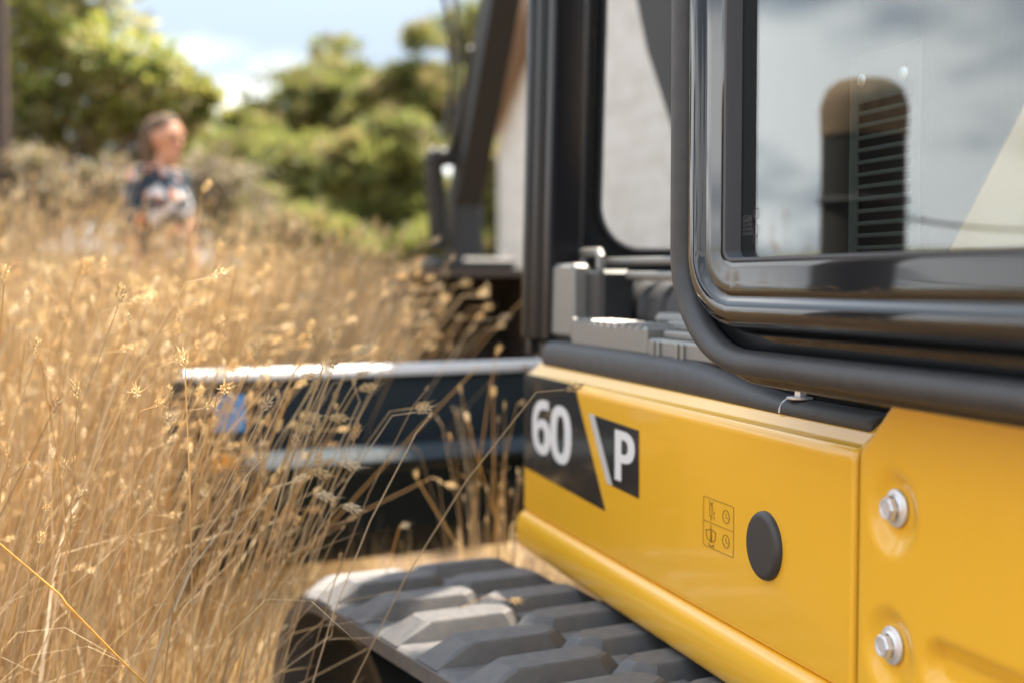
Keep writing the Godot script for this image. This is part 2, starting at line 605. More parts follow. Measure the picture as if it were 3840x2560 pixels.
func tree(called: String, label: String, group: String, base: Vector3, blobs: Array, leaf: Mesh, size: float, per_blob: int, tones: Array, trunk_r: float, category := "tree") -> void:
	# blobs: [centre, radius, flatness]; leaves gather in small clumps on and inside each blob
	base.y = ground_height(base)
	var t := thing(called, label, category, base, group)
	var s := Soup.new()
	var top: Vector3 = Vector3.ZERO
	for b in blobs:
		top += (b[0] as Vector3)
	top = top / blobs.size() - base
	var fork := Vector3(top.x * 0.35, maxf(top.y * 0.45, 0.25), top.z * 0.35)
	s.tube(bez(Vector3(0, -0.1, 0), Vector3(0.0, fork.y * 0.6, 0), fork, 5), [trunk_r * 1.3, trunk_r * 1.05, trunk_r, trunk_r * 0.95, trunk_r * 0.9, trunk_r * 0.85], 8)
	for b in blobs:
		var e: Vector3 = b[0] - base
		var mid := fork.lerp(e, 0.5) + Vector3(0, -0.12 * e.y * 0.3, 0)
		s.tube(bez(fork, mid, e, 5), [trunk_r * 0.6, trunk_r * 0.5, trunk_r * 0.4, trunk_r * 0.3, trunk_r * 0.2, trunk_r * 0.1], 6)
	obj("trunk", s.mesh(), M.bark, t)
	var list := []
	var cols := []
	var more := []
	for b in blobs:
		more.append(b)
		for k in 2:
			var o := Vector3(rng.randfn(), rng.randfn() * 0.45, rng.randfn()).normalized() * float(b[1]) * rng.randf_range(0.7, 1.15)
			more.append([b[0] + o, float(b[1]) * rng.randf_range(0.35, 0.6), b[2]])
	for b in more:
		var r: float = b[1]
		var n_clump := 26
		for k in n_clump:
			var d := Vector3(rng.randfn(), rng.randfn(), rng.randfn()).normalized()
			var rad := r * pow(rng.randf(), 0.35)
			var cc: Vector3 = b[0] - base + Vector3(d.x, d.y * b[2], d.z) * rad
			var cr := r * rng.randf_range(0.16, 0.34)
			var tone: Color = tones[rng.randi() % tones.size()]
			var f := rng.randf_range(0.75, 1.25)
			for q in int(per_blob * 0.6 * (1.0 if more.find(b) % 3 == 0 else 0.45)) / n_clump:
				var o := Vector3(rng.randfn(), rng.randfn() * 0.6, rng.randfn()) * cr * 0.55
				var dir := (o.normalized() + d * 0.6 + Vector3(rng.randfn(), rng.randfn(), rng.randfn()) * 0.5).normalized()
				var up := Vector3(rng.randfn() * 0.5, 1, rng.randfn() * 0.5)
				var bb := Basis.looking_at(-dir, up)
				list.append(Transform3D(bb.scaled(Vector3.ONE * size * rng.randf_range(0.7, 1.3)), cc + o))
				var g := f * rng.randf_range(0.85, 1.15)
				cols.append(Color(tone.r * g, tone.g * g, tone.b * g))
	obj("crown", bake([leaf], [list], [cols]), M.leaf, t)

func trees() -> void:
	var broad := leaf_mesh("broad")
	var needle := leaf_mesh("needle")
	var fresh := [Color(0.26, 0.275, 0.075), Color(0.31, 0.305, 0.09), Color(0.20, 0.235, 0.07), Color(0.36, 0.34, 0.16), Color(0.29, 0.25, 0.14)]
	var pine := [Color(0.26, 0.28, 0.10), Color(0.31, 0.315, 0.115), Color(0.21, 0.23, 0.085), Color(0.29, 0.25, 0.13)]
	var dead := [Color(0.24, 0.185, 0.14), Color(0.31, 0.26, 0.215), Color(0.19, 0.145, 0.10), Color(0.15, 0.135, 0.075)]
	# broadleaf tree whose trunk stands at the picture's edge
	var d := 11.0
	var b := []
	for q in [[120, 60, 0.62], [330, 90, 0.55], [60, 300, 0.55], [300, 300, 0.5], [470, 210, 0.42], [200, 480, 0.5], [-150, 150, 0.6], [640, 360, 0.3], [420, 420, 0.42], [660, 440, 0.28], [40, 520, 0.42], [150, -150, 0.7], [-120, 420, 0.5]]:
		b.append([at_depth(q[0], q[1], d + rng.randf_range(-0.6, 0.6)), q[2], 0.8])
	tree("broadleaf_tree", "yellow-green broadleaf tree behind the person in the tall grass", "", at_depth(15, 1052, 10.6), b, broad, 0.095, 1050, fresh, 0.085)
	# pines and macrocarpas on the far bank: [picture places of the clumps, depth]
	var pole := thing("timber_pole", "weathered grey-brown timber pole beside the broadleaf tree", "pole", at_depth(4, 1052, 9.0) * Vector3(1, 0, 1))
	var ps := Soup.new()
	ps.lathe(Vector3.ZERO, Vector3.UP, [[-0.1, 0.075], [2.0, 0.07], [5.0, 0.06], [5.0, 0.0]], 14)
	obj("shaft", ps.mesh(60), M.bark, pole)
	var sets := [
		["broad dark conifer with a flat open top against the sky", 30.0, [[1080, 360, 1.0], [1240, 320, 1.1], [1360, 330, 0.9], [1000, 450, 0.8], [1150, 440, 0.7], [1300, 370, 0.8]]],
		["tall conifer behind the excavator's dipper arm", 28.0, [[1500, 330, 1.0], [1620, 360, 0.9], [1480, 420, 0.8], [1600, 480, 1.0], [1750, 380, 1.1], [1830, 250, 1.2], [1780, 120, 0.9], [1850, 520, 1.0]]],
		["low spreading conifer at the sky gap beside the broadleaf tree", 26.0, [[760, 560, 0.6], [880, 560, 0.7], [960, 520, 0.6], [840, 660, 0.9], [700, 640, 0.7]]],
		["bushy olive conifer in front of the taller ones", 23.0, [[1000, 640, 0.8], [1150, 600, 0.75], [1080, 720, 0.9], [1250, 660, 0.8], [1200, 780, 0.9], [950, 790, 0.8]]],
		["sprawling bright conifer bush above the dozer blade", 20.0, [[1380, 600, 0.7], [1520, 560, 0.7], [1450, 720, 0.8], [1330, 800, 0.7], [1560, 780, 0.8], [1400, 900, 0.7], [1600, 920, 0.7], [1850, 640, 0.6], [1860, 780, 0.6], [1850, 920, 0.6]]],
		["low conifer scrub behind the dry grass tops", 18.0, [[1120, 900, 0.55], [1240, 940, 0.55], [1000, 900, 0.5], [1330, 960, 0.5], [1500, 980, 0.5]]],
	]
	for st in sets:
		var bb := []
		var mid := Vector3.ZERO
		for q in st[2]:
			var p := at_depth(q[0], q[1], st[1] + rng.randf_range(-1.0, 1.0))
			bb.append([p, q[2], 0.55])
			mid += p
		mid /= bb.size()
		tree("conifer_tree", st[0], "conifers on the far bank", Vector3(mid.x, 0, mid.z), bb, needle, 0.2, 1300, pine, 0.13)
	var shrubs := [
		["grey-brown dead shrub beside the person's shoulder", 9.5, [[820, 640, 0.22], [900, 720, 0.26], [760, 760, 0.24], [960, 800, 0.24], [860, 850, 0.26]], dead],
		["pale dry shrub under the broadleaf tree", 9.0, [[110, 640, 0.22], [220, 680, 0.22], [60, 740, 0.24], [320, 720, 0.22], [180, 780, 0.24], [400, 700, 0.24], [330, 800, 0.24], [60, 860, 0.24], [480, 800, 0.24]], dead],
		["dark green undergrowth bush behind the person", 11.5, [[100, 560, 0.3], [300, 580, 0.32], [480, 560, 0.3], [620, 600, 0.32], [400, 660, 0.35], [200, 700, 0.36], [600, 740, 0.36], [760, 760, 0.36], [80, 760, 0.34], [450, 800, 0.34], [880, 840, 0.34]], [Color(0.14, 0.15, 0.045), Color(0.19, 0.19, 0.05), Color(0.16, 0.13, 0.08)]],
	]
	for st in shrubs:
		var bb := []
		var mid := Vector3.ZERO
		for q in st[2]:
			var p := at_depth(q[0], q[1], st[1] + rng.randf_range(-0.3, 0.3))
			bb.append([p, q[2], 0.8])
			mid += p
		mid /= bb.size()
		tree("dry_shrub" if st[3] == dead else "green_bush", st[0], "shrubs behind the tall grass", Vector3(mid.x, 0, mid.z), bb, broad, 0.05, 700, st[3], 0.02, "shrub")

# ---------------------------------------------------------------- excavator: painted panels
func plan_path(z_back: float, z_front: float, face: float, radius: float, to_x: float, end_round := true) -> Array:
	# along the left face from the back to the front, round the corner and across the front: [point, outward normal, inset]
	var r := []
	if end_round:
		for e in [[0.0, 0.02], [0.0005, 0.006], [0.002, 0.0022], [0.005, 0.0006]]:
			r.append([Vector3(face, 0, z_back - e[0]), Vector3(-1, 0, 0), e[1]])
	r.append([Vector3(face, 0, z_back - 0.009), Vector3(-1, 0, 0), 0.0])
	for k in range(1, 16):
		r.append([Vector3(face, 0, lerpf(z_back, z_front + radius, k / 16.0)), Vector3(-1, 0, 0), 0.0])
	for k in 11:
		var a := PI / 2 * k / 10.0
		var n := Vector3(-cos(a), 0, -sin(a))
		r.append([Vector3(face + radius, 0, z_front + radius) + n * radius, n, 0.0])
	r.append([Vector3(to_x, 0, z_front), Vector3(0, 0, -1), 0.0])
	return r

func plan_sweep(s: Soup, path: Array, prof: Array, sag := 0.0) -> void:    # prof: [outward, height]; sag thins it towards the back
	var rings := []
	for q in path:
		var ring := []
		for f in prof:
			var y: float = f[1]
			if sag > 0.0:
				y = 0.981 + (y - 0.981) * (1.0 - sag * smoothstep(-1.85, -1.45, q[0].z))
			ring.append(q[0] + q[1] * (f[0] - q[2]) + Vector3(0, y, 0))
		rings.append(ring)
	s.loft(rings, false)

func body_panels() -> void:
	var zb := on_x(3203, 2000, 0.75).z
	var zf := on_x(1950, 1500, 0.75).z
	# side skirt
	var s := Soup.new()
	var prof := [[-0.12, 1.000], [-0.046, 0.998], [-0.040, 0.9965], [-0.036, 0.993], [-0.016, 0.9745], [-0.011, 0.971], [-0.0085, 0.9705], [-0.006, 0.969], [-0.0025, 0.965], [-0.0007, 0.960], [0, 0.954], [0, 0.85], [0, 0.709], [-0.001, 0.7045], [-0.004, 0.701], [-0.009, 0.699], [-0.03, 0.699]]
	plan_sweep(s, plan_path(zb, zf, 0.75, 0.035, 1.5), prof)
	var skirt := part("side_panel", s, M.yellow_paint, 50)
	# lower rail under it
	s = Soup.new()
	prof = [[-0.05, 0.702], [-0.006, 0.700], [-0.002, 0.698]]
	for k in 13:
		var a := PI * 0.5 - PI * k / 12.0
		prof.append([0.002 + 0.012 * cos(a) + 0.001, 0.661 + 0.034 * sin(a)])
	prof.append([-0.05, 0.624])
	plan_sweep(s, plan_path(zb + 0.9, zf - 0.012, 0.75, 0.045, 1.5, false), prof)
	part("lower_rail", s, M.yellow_paint, 50)
	# rubber pad between skirt and cab
	s = Soup.new()
	prof = [[-0.15, 1.036], [-0.066, 1.0355], [-0.050, 1.034], [-0.040, 1.031], [-0.033, 1.026], [-0.0285, 1.019], [-0.0265, 1.010], [-0.026, 1.0], [-0.027, 0.992], [-0.030, 0.985], [-0.035, 0.981], [-0.05, 0.981]]
	plan_sweep(s, plan_path(zb - 0.012, zf + 0.006, 0.75, 0.06, 1.5), prof, 0.55)
	var pad := part("rubber_pad", s, M.black_rubber, 60)
	# clip bolt on the pad
	var at := on_x(3003, 1490, 0.795)
	s = Soup.new()
	s.lathe(Vector3(0.795, 1.0055, at.z), Vector3.UP, [[0, 0.0], [0, 0.017], [0.002, 0.0172], [0.003, 0.016], [0.0032, 0.0]], 24)
	var hexa := []
	for k in 6:
		hexa.append(Vector3(0.795 + 0.008 * cos(TAU * k / 6), 1.0087, at.z + 0.008 * sin(TAU * k / 6)))
	s.prism(hexa, Vector3(0, 0.008, 0))
	sub("clip_bolt", s, M.zinc, pad, 30)
	s = Soup.new()
	var strap := []
	for k in 9:
		var a := PI * 0.5 * k / 8.0
		strap.append(Vector3(0.797 - 0.0215 * sin(a), 1.007 - 0.020 * (1.0 - cos(a)), at.z - 0.018))
	s.tube(strap, [0.0012, 0.0012, 0.0012, 0.0012, 0.0012, 0.0012, 0.0012, 0.0012, 0.0012], 6)
	sub("clip_wire", s, M.zinc, pad)
	decals(skirt)
	# round plug
	s = Soup.new()
	var c := on_x(2874, 2045, 0.75)
	var pr := [[0.0, 0.0425]]
	for k in 9:
		var a := PI / 2 * k / 8.0
		pr.append([0.002 + 0.0075 * sin(a), 0.0345 + 0.008 * cos(a)])
	pr.append([0.0102, 0.02]); pr.append([0.0105, 0.0])
	s.lathe(c + Vector3(0.0005, 0, 0), Vector3(-1, 0, 0), pr, 48)
	sub("plug", s, M.plug_plastic, skirt, 50)
	rear_panel()

func decal_poly(called: String, pts: Array, material: Material, parent: Node, x := 0.7493, thick := 0.0006) -> void:
	var s := Soup.new()
	var poly := []
	for q in pts:
		poly.append(on_x(q[0], q[1], x))
	s.prism(poly, Vector3(-thick, 0, 0))
	sub(called, s, material, parent)

func letter(called: String, text: String, lo: Vector2, hi: Vector2, material: Material, parent: Node, x: float) -> void:
	# lo / hi: photograph pixels of the lower left and upper right corners
	var a := on_x(lo.x, lo.y, x)
	var b := on_x(hi.x, hi.y, x)
	var tm := TextMesh.new()
	var f := SystemFont.new()
	f.font_names = PackedStringArray(["Droid Sans"])
	f.font_weight = 700
	tm.font = f
	tm.font_size = 64
	tm.pixel_size = 0.01
	tm.depth = 0.02
	tm.text = text
	var box := tm.get_aabb()
	var w := absf(b.z - a.z) / box.size.x
	var h := (b.y - a.y) / box.size.y
	# text runs from the front (left in the picture, -Z) to the back (+Z) and faces -X
	var bs := Basis(Vector3(0, 0, w), Vector3(0, h, 0), Vector3(-0.02, 0, 0))
	var mid := Vector3(x, (a.y + b.y) / 2.0, (a.z + b.z) / 2.0)
	obj(called, tm, material, parent, Transform3D(bs, mid - bs * box.get_center()))

func decals(skirt: Node) -> void:
	decal_poly("model_decal", [[1966, 1397], [2154, 1441], [2270, 1914], [1966, 1747]], M.decal_black, skirt)
	letter("digit", "6", Vector2(1997, 1689), Vector2(2064, 1506), M.decal_white, skirt, 0.7485)
	letter("digit", "0", Vector2(2064, 1722), Vector2(2142, 1532), M.decal_white, skirt, 0.7485)
	decal_poly("decal_stripe", [[2208, 1548], [2229, 1555], [2297, 1820], [2277, 1811]], M.decal_grey, skirt)
	decal_poly("letter_decal", [[2231, 1556], [2396, 1613], [2396, 1868], [2299, 1821]], M.decal_black, skirt)
	letter("letter", "P", Vector2(2306, 1795), Vector2(2380, 1630), M.decal_white, skirt, 0.7485)
	# service pictogram, printed thin lines; u and v run 0..1 across and down the sticker
	var o := on_x(2639, 1858, 0.7494)
	var w := on_x(2752, 1893, 0.7494).z - o.z
	var hh := 0.066
	var s := Soup.new()
	var line := func(pts: Array, wide: float, closed: bool) -> void:
		for i in (pts.size() if closed else pts.size() - 1):
			var a := Vector2(pts[i][0] * w, -pts[i][1] * hh)
			var b := Vector2(pts[(i + 1) % pts.size()][0] * w, -pts[(i + 1) % pts.size()][1] * hh)
			var n := (b - a).normalized().orthogonal() * wide / 2.0
			var e := (b - a).normalized() * wide * 0.4
			s.box(Vector3(0, -wide / 2.0, -wide * 0.4), Vector3(0.0005, wide / 2.0, (b - a).length() + wide * 0.4), 0.00005,
				Basis(Vector3(-1, 0, 0), Vector3(0, n.normalized().y, n.normalized().x), Vector3(0, (b - a).normalized().y, (b - a).normalized().x)), Vector3(o.x, o.y + a.y, o.z + a.x))
	line.call([[0.03, 0], [0.97, 0], [1, 0.02], [1, 0.98], [0.97, 1], [0.03, 1], [0, 0.98], [0, 0.02]], 0.0006, true)
	line.call([[0, 0.49], [1, 0.49]], 0.0006, false)
	for cy in [0.25, 0.74]:
		var ring := []
		for k in 12:
			ring.append([0.76 + 0.11 * cos(TAU * k / 12), cy + 0.13 * sin(TAU * k / 12)])
		line.call(ring, 0.0008, true)
		line.call([[0.76, cy - 0.06], [0.76, cy + 0.02], [0.82, cy + 0.02]], 0.0007, false)
	line.call([[0.22, 0.12], [0.22, 0.36], [0.30, 0.36], [0.30, 0.12]], 0.0007, true)
	line.call([[0.20, 0.06], [0.24, 0.1], [0.28, 0.1], [0.32, 0.06]], 0.0009, false)
	line.call([[0.26, 0.36], [0.26, 0.45]], 0.0009, false)
	line.call([[0.37, 0.24], [0.37, 0.30]], 0.0009, false)
	line.call([[0.37, 0.34], [0.37, 0.40]], 0.0009, false)
	line.call([[0.26, 0.53], [0.26, 0.85]], 0.0009, false)
	line.call([[0.09, 0.68], [0.13, 0.83], [0.25, 0.88], [0.27, 0.65], [0.29, 0.88], [0.40, 0.82], [0.42, 0.66], [0.26, 0.62], [0.09, 0.68]], 0.0010, false)
	line.call([[0.18, 0.93], [0.24, 0.97], [0.32, 0.96], [0.36, 0.92]], 0.0012, false)
	sub("service_pictogram", s, M.print_brown, skirt)

func rear_panel() -> void:
	# pressed sheet with two bolt dimples and a pressed channel, as a fine grid on the plane x = 0.747
	var z0 := on_x(3211, 2000, 0.747).z
	var b1 := on_x(3352, 1905, 0.75)
	var b2 := on_x(3335, 2420, 0.75)
	var ch := on_x(3480, 2445, 0.747)
	var s := Soup.new()
	var zs := []
	for e in [0.0, 0.0004, 0.0014, 0.003, 0.006, 0.010]:
		zs.append(z0 + e)
	for k in range(1, 90):
		zs.append(z0 + 0.010 + 0.0042 * k)
	for k in range(1, 12):
		zs.append(z0 + 0.010 + 0.0042 * 89 + 0.06 * k)
	var ny := 130
	var rows := []
	for zi in zs.size():
		var z: float = zs[zi]
		var e := z - z0
		var top := 0.990 + 0.055 * smoothstep(0.0, 0.085, e)
		var col := []
		for j in ny + 1:
			var v := float(j) / ny
			var y := lerpf(0.50, top, v)
			var off := 0.0
			# rounded vertical edge at the seam and rounded top edge
			if e < 0.010:
				off += 0.010 - sqrt(maxf(0.0, 0.0001 - (0.010 - e) * (0.010 - e)))
			var dt := top - y
			if dt < 0.022:
				off += 0.022 - sqrt(maxf(0.0, 0.000484 - (0.022 - dt) * (0.022 - dt)))
			# scooped shoulder in the upper corner
			var q := Vector2((e - 0.0) / 0.075, (y - 0.945) / 0.085)
			off += 0.020 * smoothstep(0.25, 0.95, q.y - 0.85 * q.x + 0.15) * smoothstep(1.25, 0.7, q.x)
			for b in [b1, b2]:
				var r := Vector2(z - b.z - 0.002, y - b.y + 0.004).length()
				off += 0.0085 * smoothstep(0.050, 0.022, r)
			var u := z - ch.z
			var line_y: float = ch.y - 0.0 * u
			off += 0.012 * smoothstep(0.034, 0.008, Vector2(minf(u - 0.02, 0.0), y - line_y + 0.012).length())
			col.append(Vector3(0.747 + off, y, z))
		rows.append(col)
	s.loft(rows, false)
	var panel := part("rear_panel", s, M.yellow_paint, 60)
	for b in [b1, b2]:
		s = Soup.new()
		var at: Vector3 = Vector3(0.7545, b.y, b.z)
		var ax := Vector3(-1, 0, 0)
		s.lathe(at, ax, [[0.0, 0.0195], [0.0022, 0.0200], [0.0032, 0.0192], [0.0045, 0.0150], [0.0065, 0.0128]], 36)
		s.lathe(at, ax, [[0.0065, 0.0128], [0.0125, 0.0125]], 6)
		s.lathe(at, ax, [[0.0125, 0.0125], [0.0150, 0.0105]], 6)
		s.lathe(at, ax, [[0.0150, 0.0105], [0.0146, 0.0075], [0.0140, 0.007], [0.0140, 0.0]], 24)
		sub("flange_bolt", s, M.zinc, panel, 25)
	# engine cover higher up, seen through the door glass, and the body behind the camera's right
	s = Soup.new()
	var hood := [Vector3(0.80, 1.03, -1.205), Vector3(0.80, 1.03, -0.30), Vector3(0.80, 1.50, -0.30), Vector3(0.80, 1.60, -0.70), Vector3(0.80, 1.57, -0.83), Vector3(0.80, 1.17, -1.175)]
	s.prism(hood, Vector3(1.85, 0, 0))
	part("engine_cover", s, M.yellow_paint, 30)
	s = Soup.new()
	s.box(Vector3(0.80, 0.66, -2.40), Vector3(2.7, 1.0, -0.32), 0.03)
	part("turntable_frame", s, M.black_satin)

# ---------------------------------------------------------------- excavator: cab
func cab() -> void:
	# front left pillar, a vertical extrusion with flutes that leans back a little
	var s := Soup.new()
	var plan := [[0.800, -2.665], [0.791, -2.655], [0.788, -2.640], [0.790, -2.622], [0.800, -2.615], [0.803, -2.600], [0.796, -2.592], [0.790, -2.580], [0.789, -2.568], [0.794, -2.557], [0.803, -2.553], [0.806, -2.540], [0.799, -2.532], [0.794, -2.520], [0.793, -2.506], [0.798, -2.494], [0.812, -2.490], [0.86, -2.50], [0.91, -2.60], [0.91, -2.665]]
	var rings := []
	for k in 12:
		var y := lerpf(1.035, 2.5, k / 11.0)
		var ring := []
		for q in plan:
			ring.append(Vector3(q[0], y, q[1] + (y - 1.035) * 0.07))
		rings.append(ring)
	s.loft(rings)
	part("front_pillar", s, M.pillar_paint, 50)
	# windscreen frame: a flat plate with a rounded opening
	var zf := -2.62
	var lean := 0.07
	var outer := []
	var inner := []
	var ilo := Vector2(0.942, 1.213)
	var ihi := Vector2(1.72, 2.42)
	var rad := 0.095
	for c in 4:
		var cc := Vector2(ilo.x + rad if c == 0 or c == 3 else ihi.x - rad, ilo.y + rad if c < 2 else ihi.y - rad)
		for k in 13:
			var a := PI + PI / 2 * c + PI / 2 * k / 12.0
			var p := cc + Vector2(cos(a), sin(a)) * rad
			inner.append(p)
			var o := cc + Vector2(cos(a), sin(a)) * 2.0
			outer.append(Vector2(clampf(o.x, 0.80, 1.86), clampf(o.y, 1.0, 2.52)))
	s = Soup.new()
	var f := func(p: Vector2, dz: float) -> Vector3: return Vector3(p.x, p.y, zf + (p.y - 1.035) * lean + dz)
	var rr := []
	for d in [[inner, -0.03], [inner, 0.0], [outer, 0.0], [outer, -0.03], [inner, -0.03]]:
		var ring := []
		for i in inner.size():
			ring.append(f.call(d[0][i], d[1]))
		rr.append(ring)
	s.loft(rr)
	var frame := part("windscreen_frame", s, M.black_satin, 40)
	s = Soup.new()
	var beads := []
	for p in inner:
		beads.append(f.call(p, 0.004))
	beads.append(beads[0])
	var br := []
	for p in beads:
		br.append(0.006)
	s.tube(beads, br, 6, false)
	sub("window_seal", s, M.lip_rubber, frame)
	s = Soup.new()
	var pane := []
	for p in inner:
		pane.append(f.call(p, -0.015))
	s.prism(pane, Vector3(0, 0, -0.005))
	sub("windscreen", s, M.window_glass, frame)
	# roof, rear and far side of the cab
	s = Soup.new()
	s.box(Vector3(0.80, 2.50, -2.56), Vector3(1.86, 2.58, -1.10), 0.03)
	part("roof", s, M.black_gloss)
	s = Soup.new()
	s.box(Vector3(1.80, 1.0, -2.60), Vector3(1.86, 1.40, -1.12), 0.01)
	s.box(Vector3(1.80, 1.40, -1.24), Vector3(1.86, 2.52, -1.12), 0.01)
	s.box(Vector3(1.80, 1.40, -2.60), Vector3(1.86, 2.52, -2.48), 0.01)
	part("far_side_frame", s, M.black_satin)
	s = Soup.new()
	s.box(Vector3(1.825, 1.40, -2.48), Vector3(1.83, 2.5, -1.24), 0.001)
	part("side_window", s, M.window_glass)
	# cab flank behind the doorway (seen through the door's glass)
	s = Soup.new()
	s.box(Vector3(0.805, 1.0, -1.615), Vector3(0.90, 2.52, -1.346), 0.004)
	s.box(Vector3(0.805, 1.0, -1.234), Vector3(0.90, 2.52, -1.212), 0.004)
	s.box(Vector3(0.805, 1.40, -1.346), Vector3(0.90, 2.52, -1.234), 0.001)
	s.box(Vector3(0.805, 1.0, -1.346), Vector3(0.90, 1.165, -1.234), 0.001)
	s.box(Vector3(0.90, 1.0, -1.27), Vector3(1.80, 2.52, -1.212), 0.01)
	part("cab_flank", s, mat("black_matte", lin(0.014, 0.015, 0.016), 0.95))
	M.black_matte.metallic_specular = 0.15
	vent()
	# floor and sill
	s = Soup.new()
	s.box(Vector3(0.81, 0.985, -2.60), Vector3(1.80, 1.035, -1.13), 0.01)
	part("cab_floor", s, M.black_satin)
	s = Soup.new()
	s.box(Vector3(0.805, 1.040, -2.525), Vector3(0.845, 1.182, -2.372), 0.008)
	part("latch_plate", s, M.aluminium)
	s = Soup.new()
	s.box(Vector3(0.83, 1.04, -2.365), Vector3(0.90, 1.17, -2.28), 0.008)
	part("pedal_bracket", s, M.black_satin)
	# tread plate on the sill with a toothed edge
	s = Soup.new()
	s.box(Vector3(0.798, 1.030, -2.355), Vector3(0.90, 1.076, -1.985), 0.005)
	s.box(Vector3(0.802, 1.030, -1.984), Vector3(0.90, 1.058, -1.62), 0.004)
	s.box(Vector3(0.825, 1.058, -1.975), Vector3(0.90, 1.070, -1.62), 0.003)
	s.box(Vector3(0.850, 1.070, -2.02), Vector3(0.90, 1.084, -1.62), 0.003)
	s.box(Vector3(0.868, 1.076, -2.12), Vector3(0.91, 1.095, -2.0), 0.008)
	for k in 11:
		s.lathe(Vector3(0.797, 1.0745, -2.34 + 0.033 * k), Vector3(1, 0, 0), [[0.0, 0.0], [0.0005, 0.006], [0.004, 0.007], [0.05, 0.007]], 10)
	var tread := part("tread_plate", s, M.aluminium, 30)
	for k in 4:
		s = Soup.new()
		s.box(Vector3(0.7965, 1.030, -1.96 + 0.022 * k + 0.05 * float(k > 1)), Vector3(0.803, 1.056, -1.95 + 0.022 * k + 0.05 * float(k > 1)), 0.0025)
		sub("rib", s, M.aluminium, tread)
	# pedal rails and the ribbed boot behind them
	s = Soup.new()
	s.tube([Vector3(0.90, 1.186, -2.42), Vector3(0.90, 1.184, -2.1), Vector3(0.90, 1.182, -1.7)], [0.008, 0.008, 0.008], 10)
	s.tube([Vector3(0.885, 1.160, -2.40), Vector3(0.885, 1.158, -2.1), Vector3(0.885, 1.156, -1.7)], [0.008, 0.008, 0.008], 10)
	part("pedal_rail", s, M.aluminium)
	s = Soup.new()
	s.tube([Vector3(0.87, 1.10, -2.50), Vector3(0.87, 1.196, -2.50), Vector3(0.87, 1.204, -2.49), Vector3(0.87, 1.204, -2.40), Vector3(0.87, 1.196, -2.39), Vector3(0.87, 1.15, -2.39)], [0.009, 0.009, 0.009, 0.009, 0.009, 0.009], 10)
	part("pedal_loop", s, M.aluminium)
	s = Soup.new()
	var pr := [[0.0, 0.0], [0.0, 0.042]]
	for k in 6:
		var a := 0.012 + k * 0.10
		pr.append_array([[a, 0.052], [a + 0.075, 0.056], [a + 0.083, 0.044], [a + 0.09, 0.044]])
	s.lathe(Vector3(0.955, 1.095, -2.46), Vector3(0, 0, 1), pr, 28)
	part("lever_boot", s, M.black_rubber, 35)

func vent() -> void:
	# louvred plate on the cab flank, seen through the door glass
	var x := 0.803
	var za := -1.362
	var zb := -1.222
	var ya := 1.17
	var yb := 1.402
	var s := Soup.new()
	var step := 0.0137
	var first := on_x(3300, 392, x).y
	var sa := -1.344
	var sb := -1.236
	var n := 14
	# plate as strips between the slots so that the slots are real openings
	s.box(Vector3(x - 0.003, ya - 0.1, za), Vector3(x, yb, sa), 0.0008)
	s.box(Vector3(x - 0.003, ya - 0.1, sb), Vector3(x, yb, zb), 0.0008)
	s.box(Vector3(x - 0.003, first + 0.0045, sa), Vector3(x, yb, sb), 0.0008)
	s.box(Vector3(x - 0.003, ya - 0.1, sa), Vector3(x, first - n * step - 0.0045 + 0.009, sb), 0.0008)
	var plate := part("vent_plate", s, M.vent_plate)
	var slat := Soup.new()
	slat.box(Vector3(x - 0.003, 0.0045 - step, sa - 0.001), Vector3(x, -0.0045, sb + 0.001), 0.0008)
	var slat_mesh := slat.mesh()
	for k in n:
		obj("slat", slat_mesh, M.vent_plate, plate, Transform3D(Basis.IDENTITY, Vector3(0.0003, first - k * step, 0)))
	for q in [[3245, 304], [3402, 276]]:
		s = Soup.new()
		s.lathe(on_x(q[0], q[1], x - 0.003), Vector3(-1, 0, 0), [[0.0, 0.0075], [0.002, 0.0070], [0.0035, 0.0045], [0.004, 0.0]], 20)
		sub("rivet", s, M.zinc, plate, 60)

# ---------------------------------------------------------------- excavator: door folded back along the flank, inner face outward
func door_ring(d: float, x: float) -> Array:
	var z0 := -1.583
	var z1 := -0.42
	var y0 := 1.037
	var y1 := 2.42
	var a := 0.205
	var b := 0.148
	var dz := d * 1.37
	var r := []
	for c in 4:
		var cz := z0 + a if c == 0 or c == 3 else z1 - a
		var cy := y0 + b if c < 2 else y1 - b
		for k in 13:
			var t := PI + PI / 2 * c + PI / 2 * k / 12.0
			r.append(Vector3(x, cy + sin(t) * maxf(b - d, 0.004), cz + cos(t) * maxf(a - dz, 0.005)))
	return r

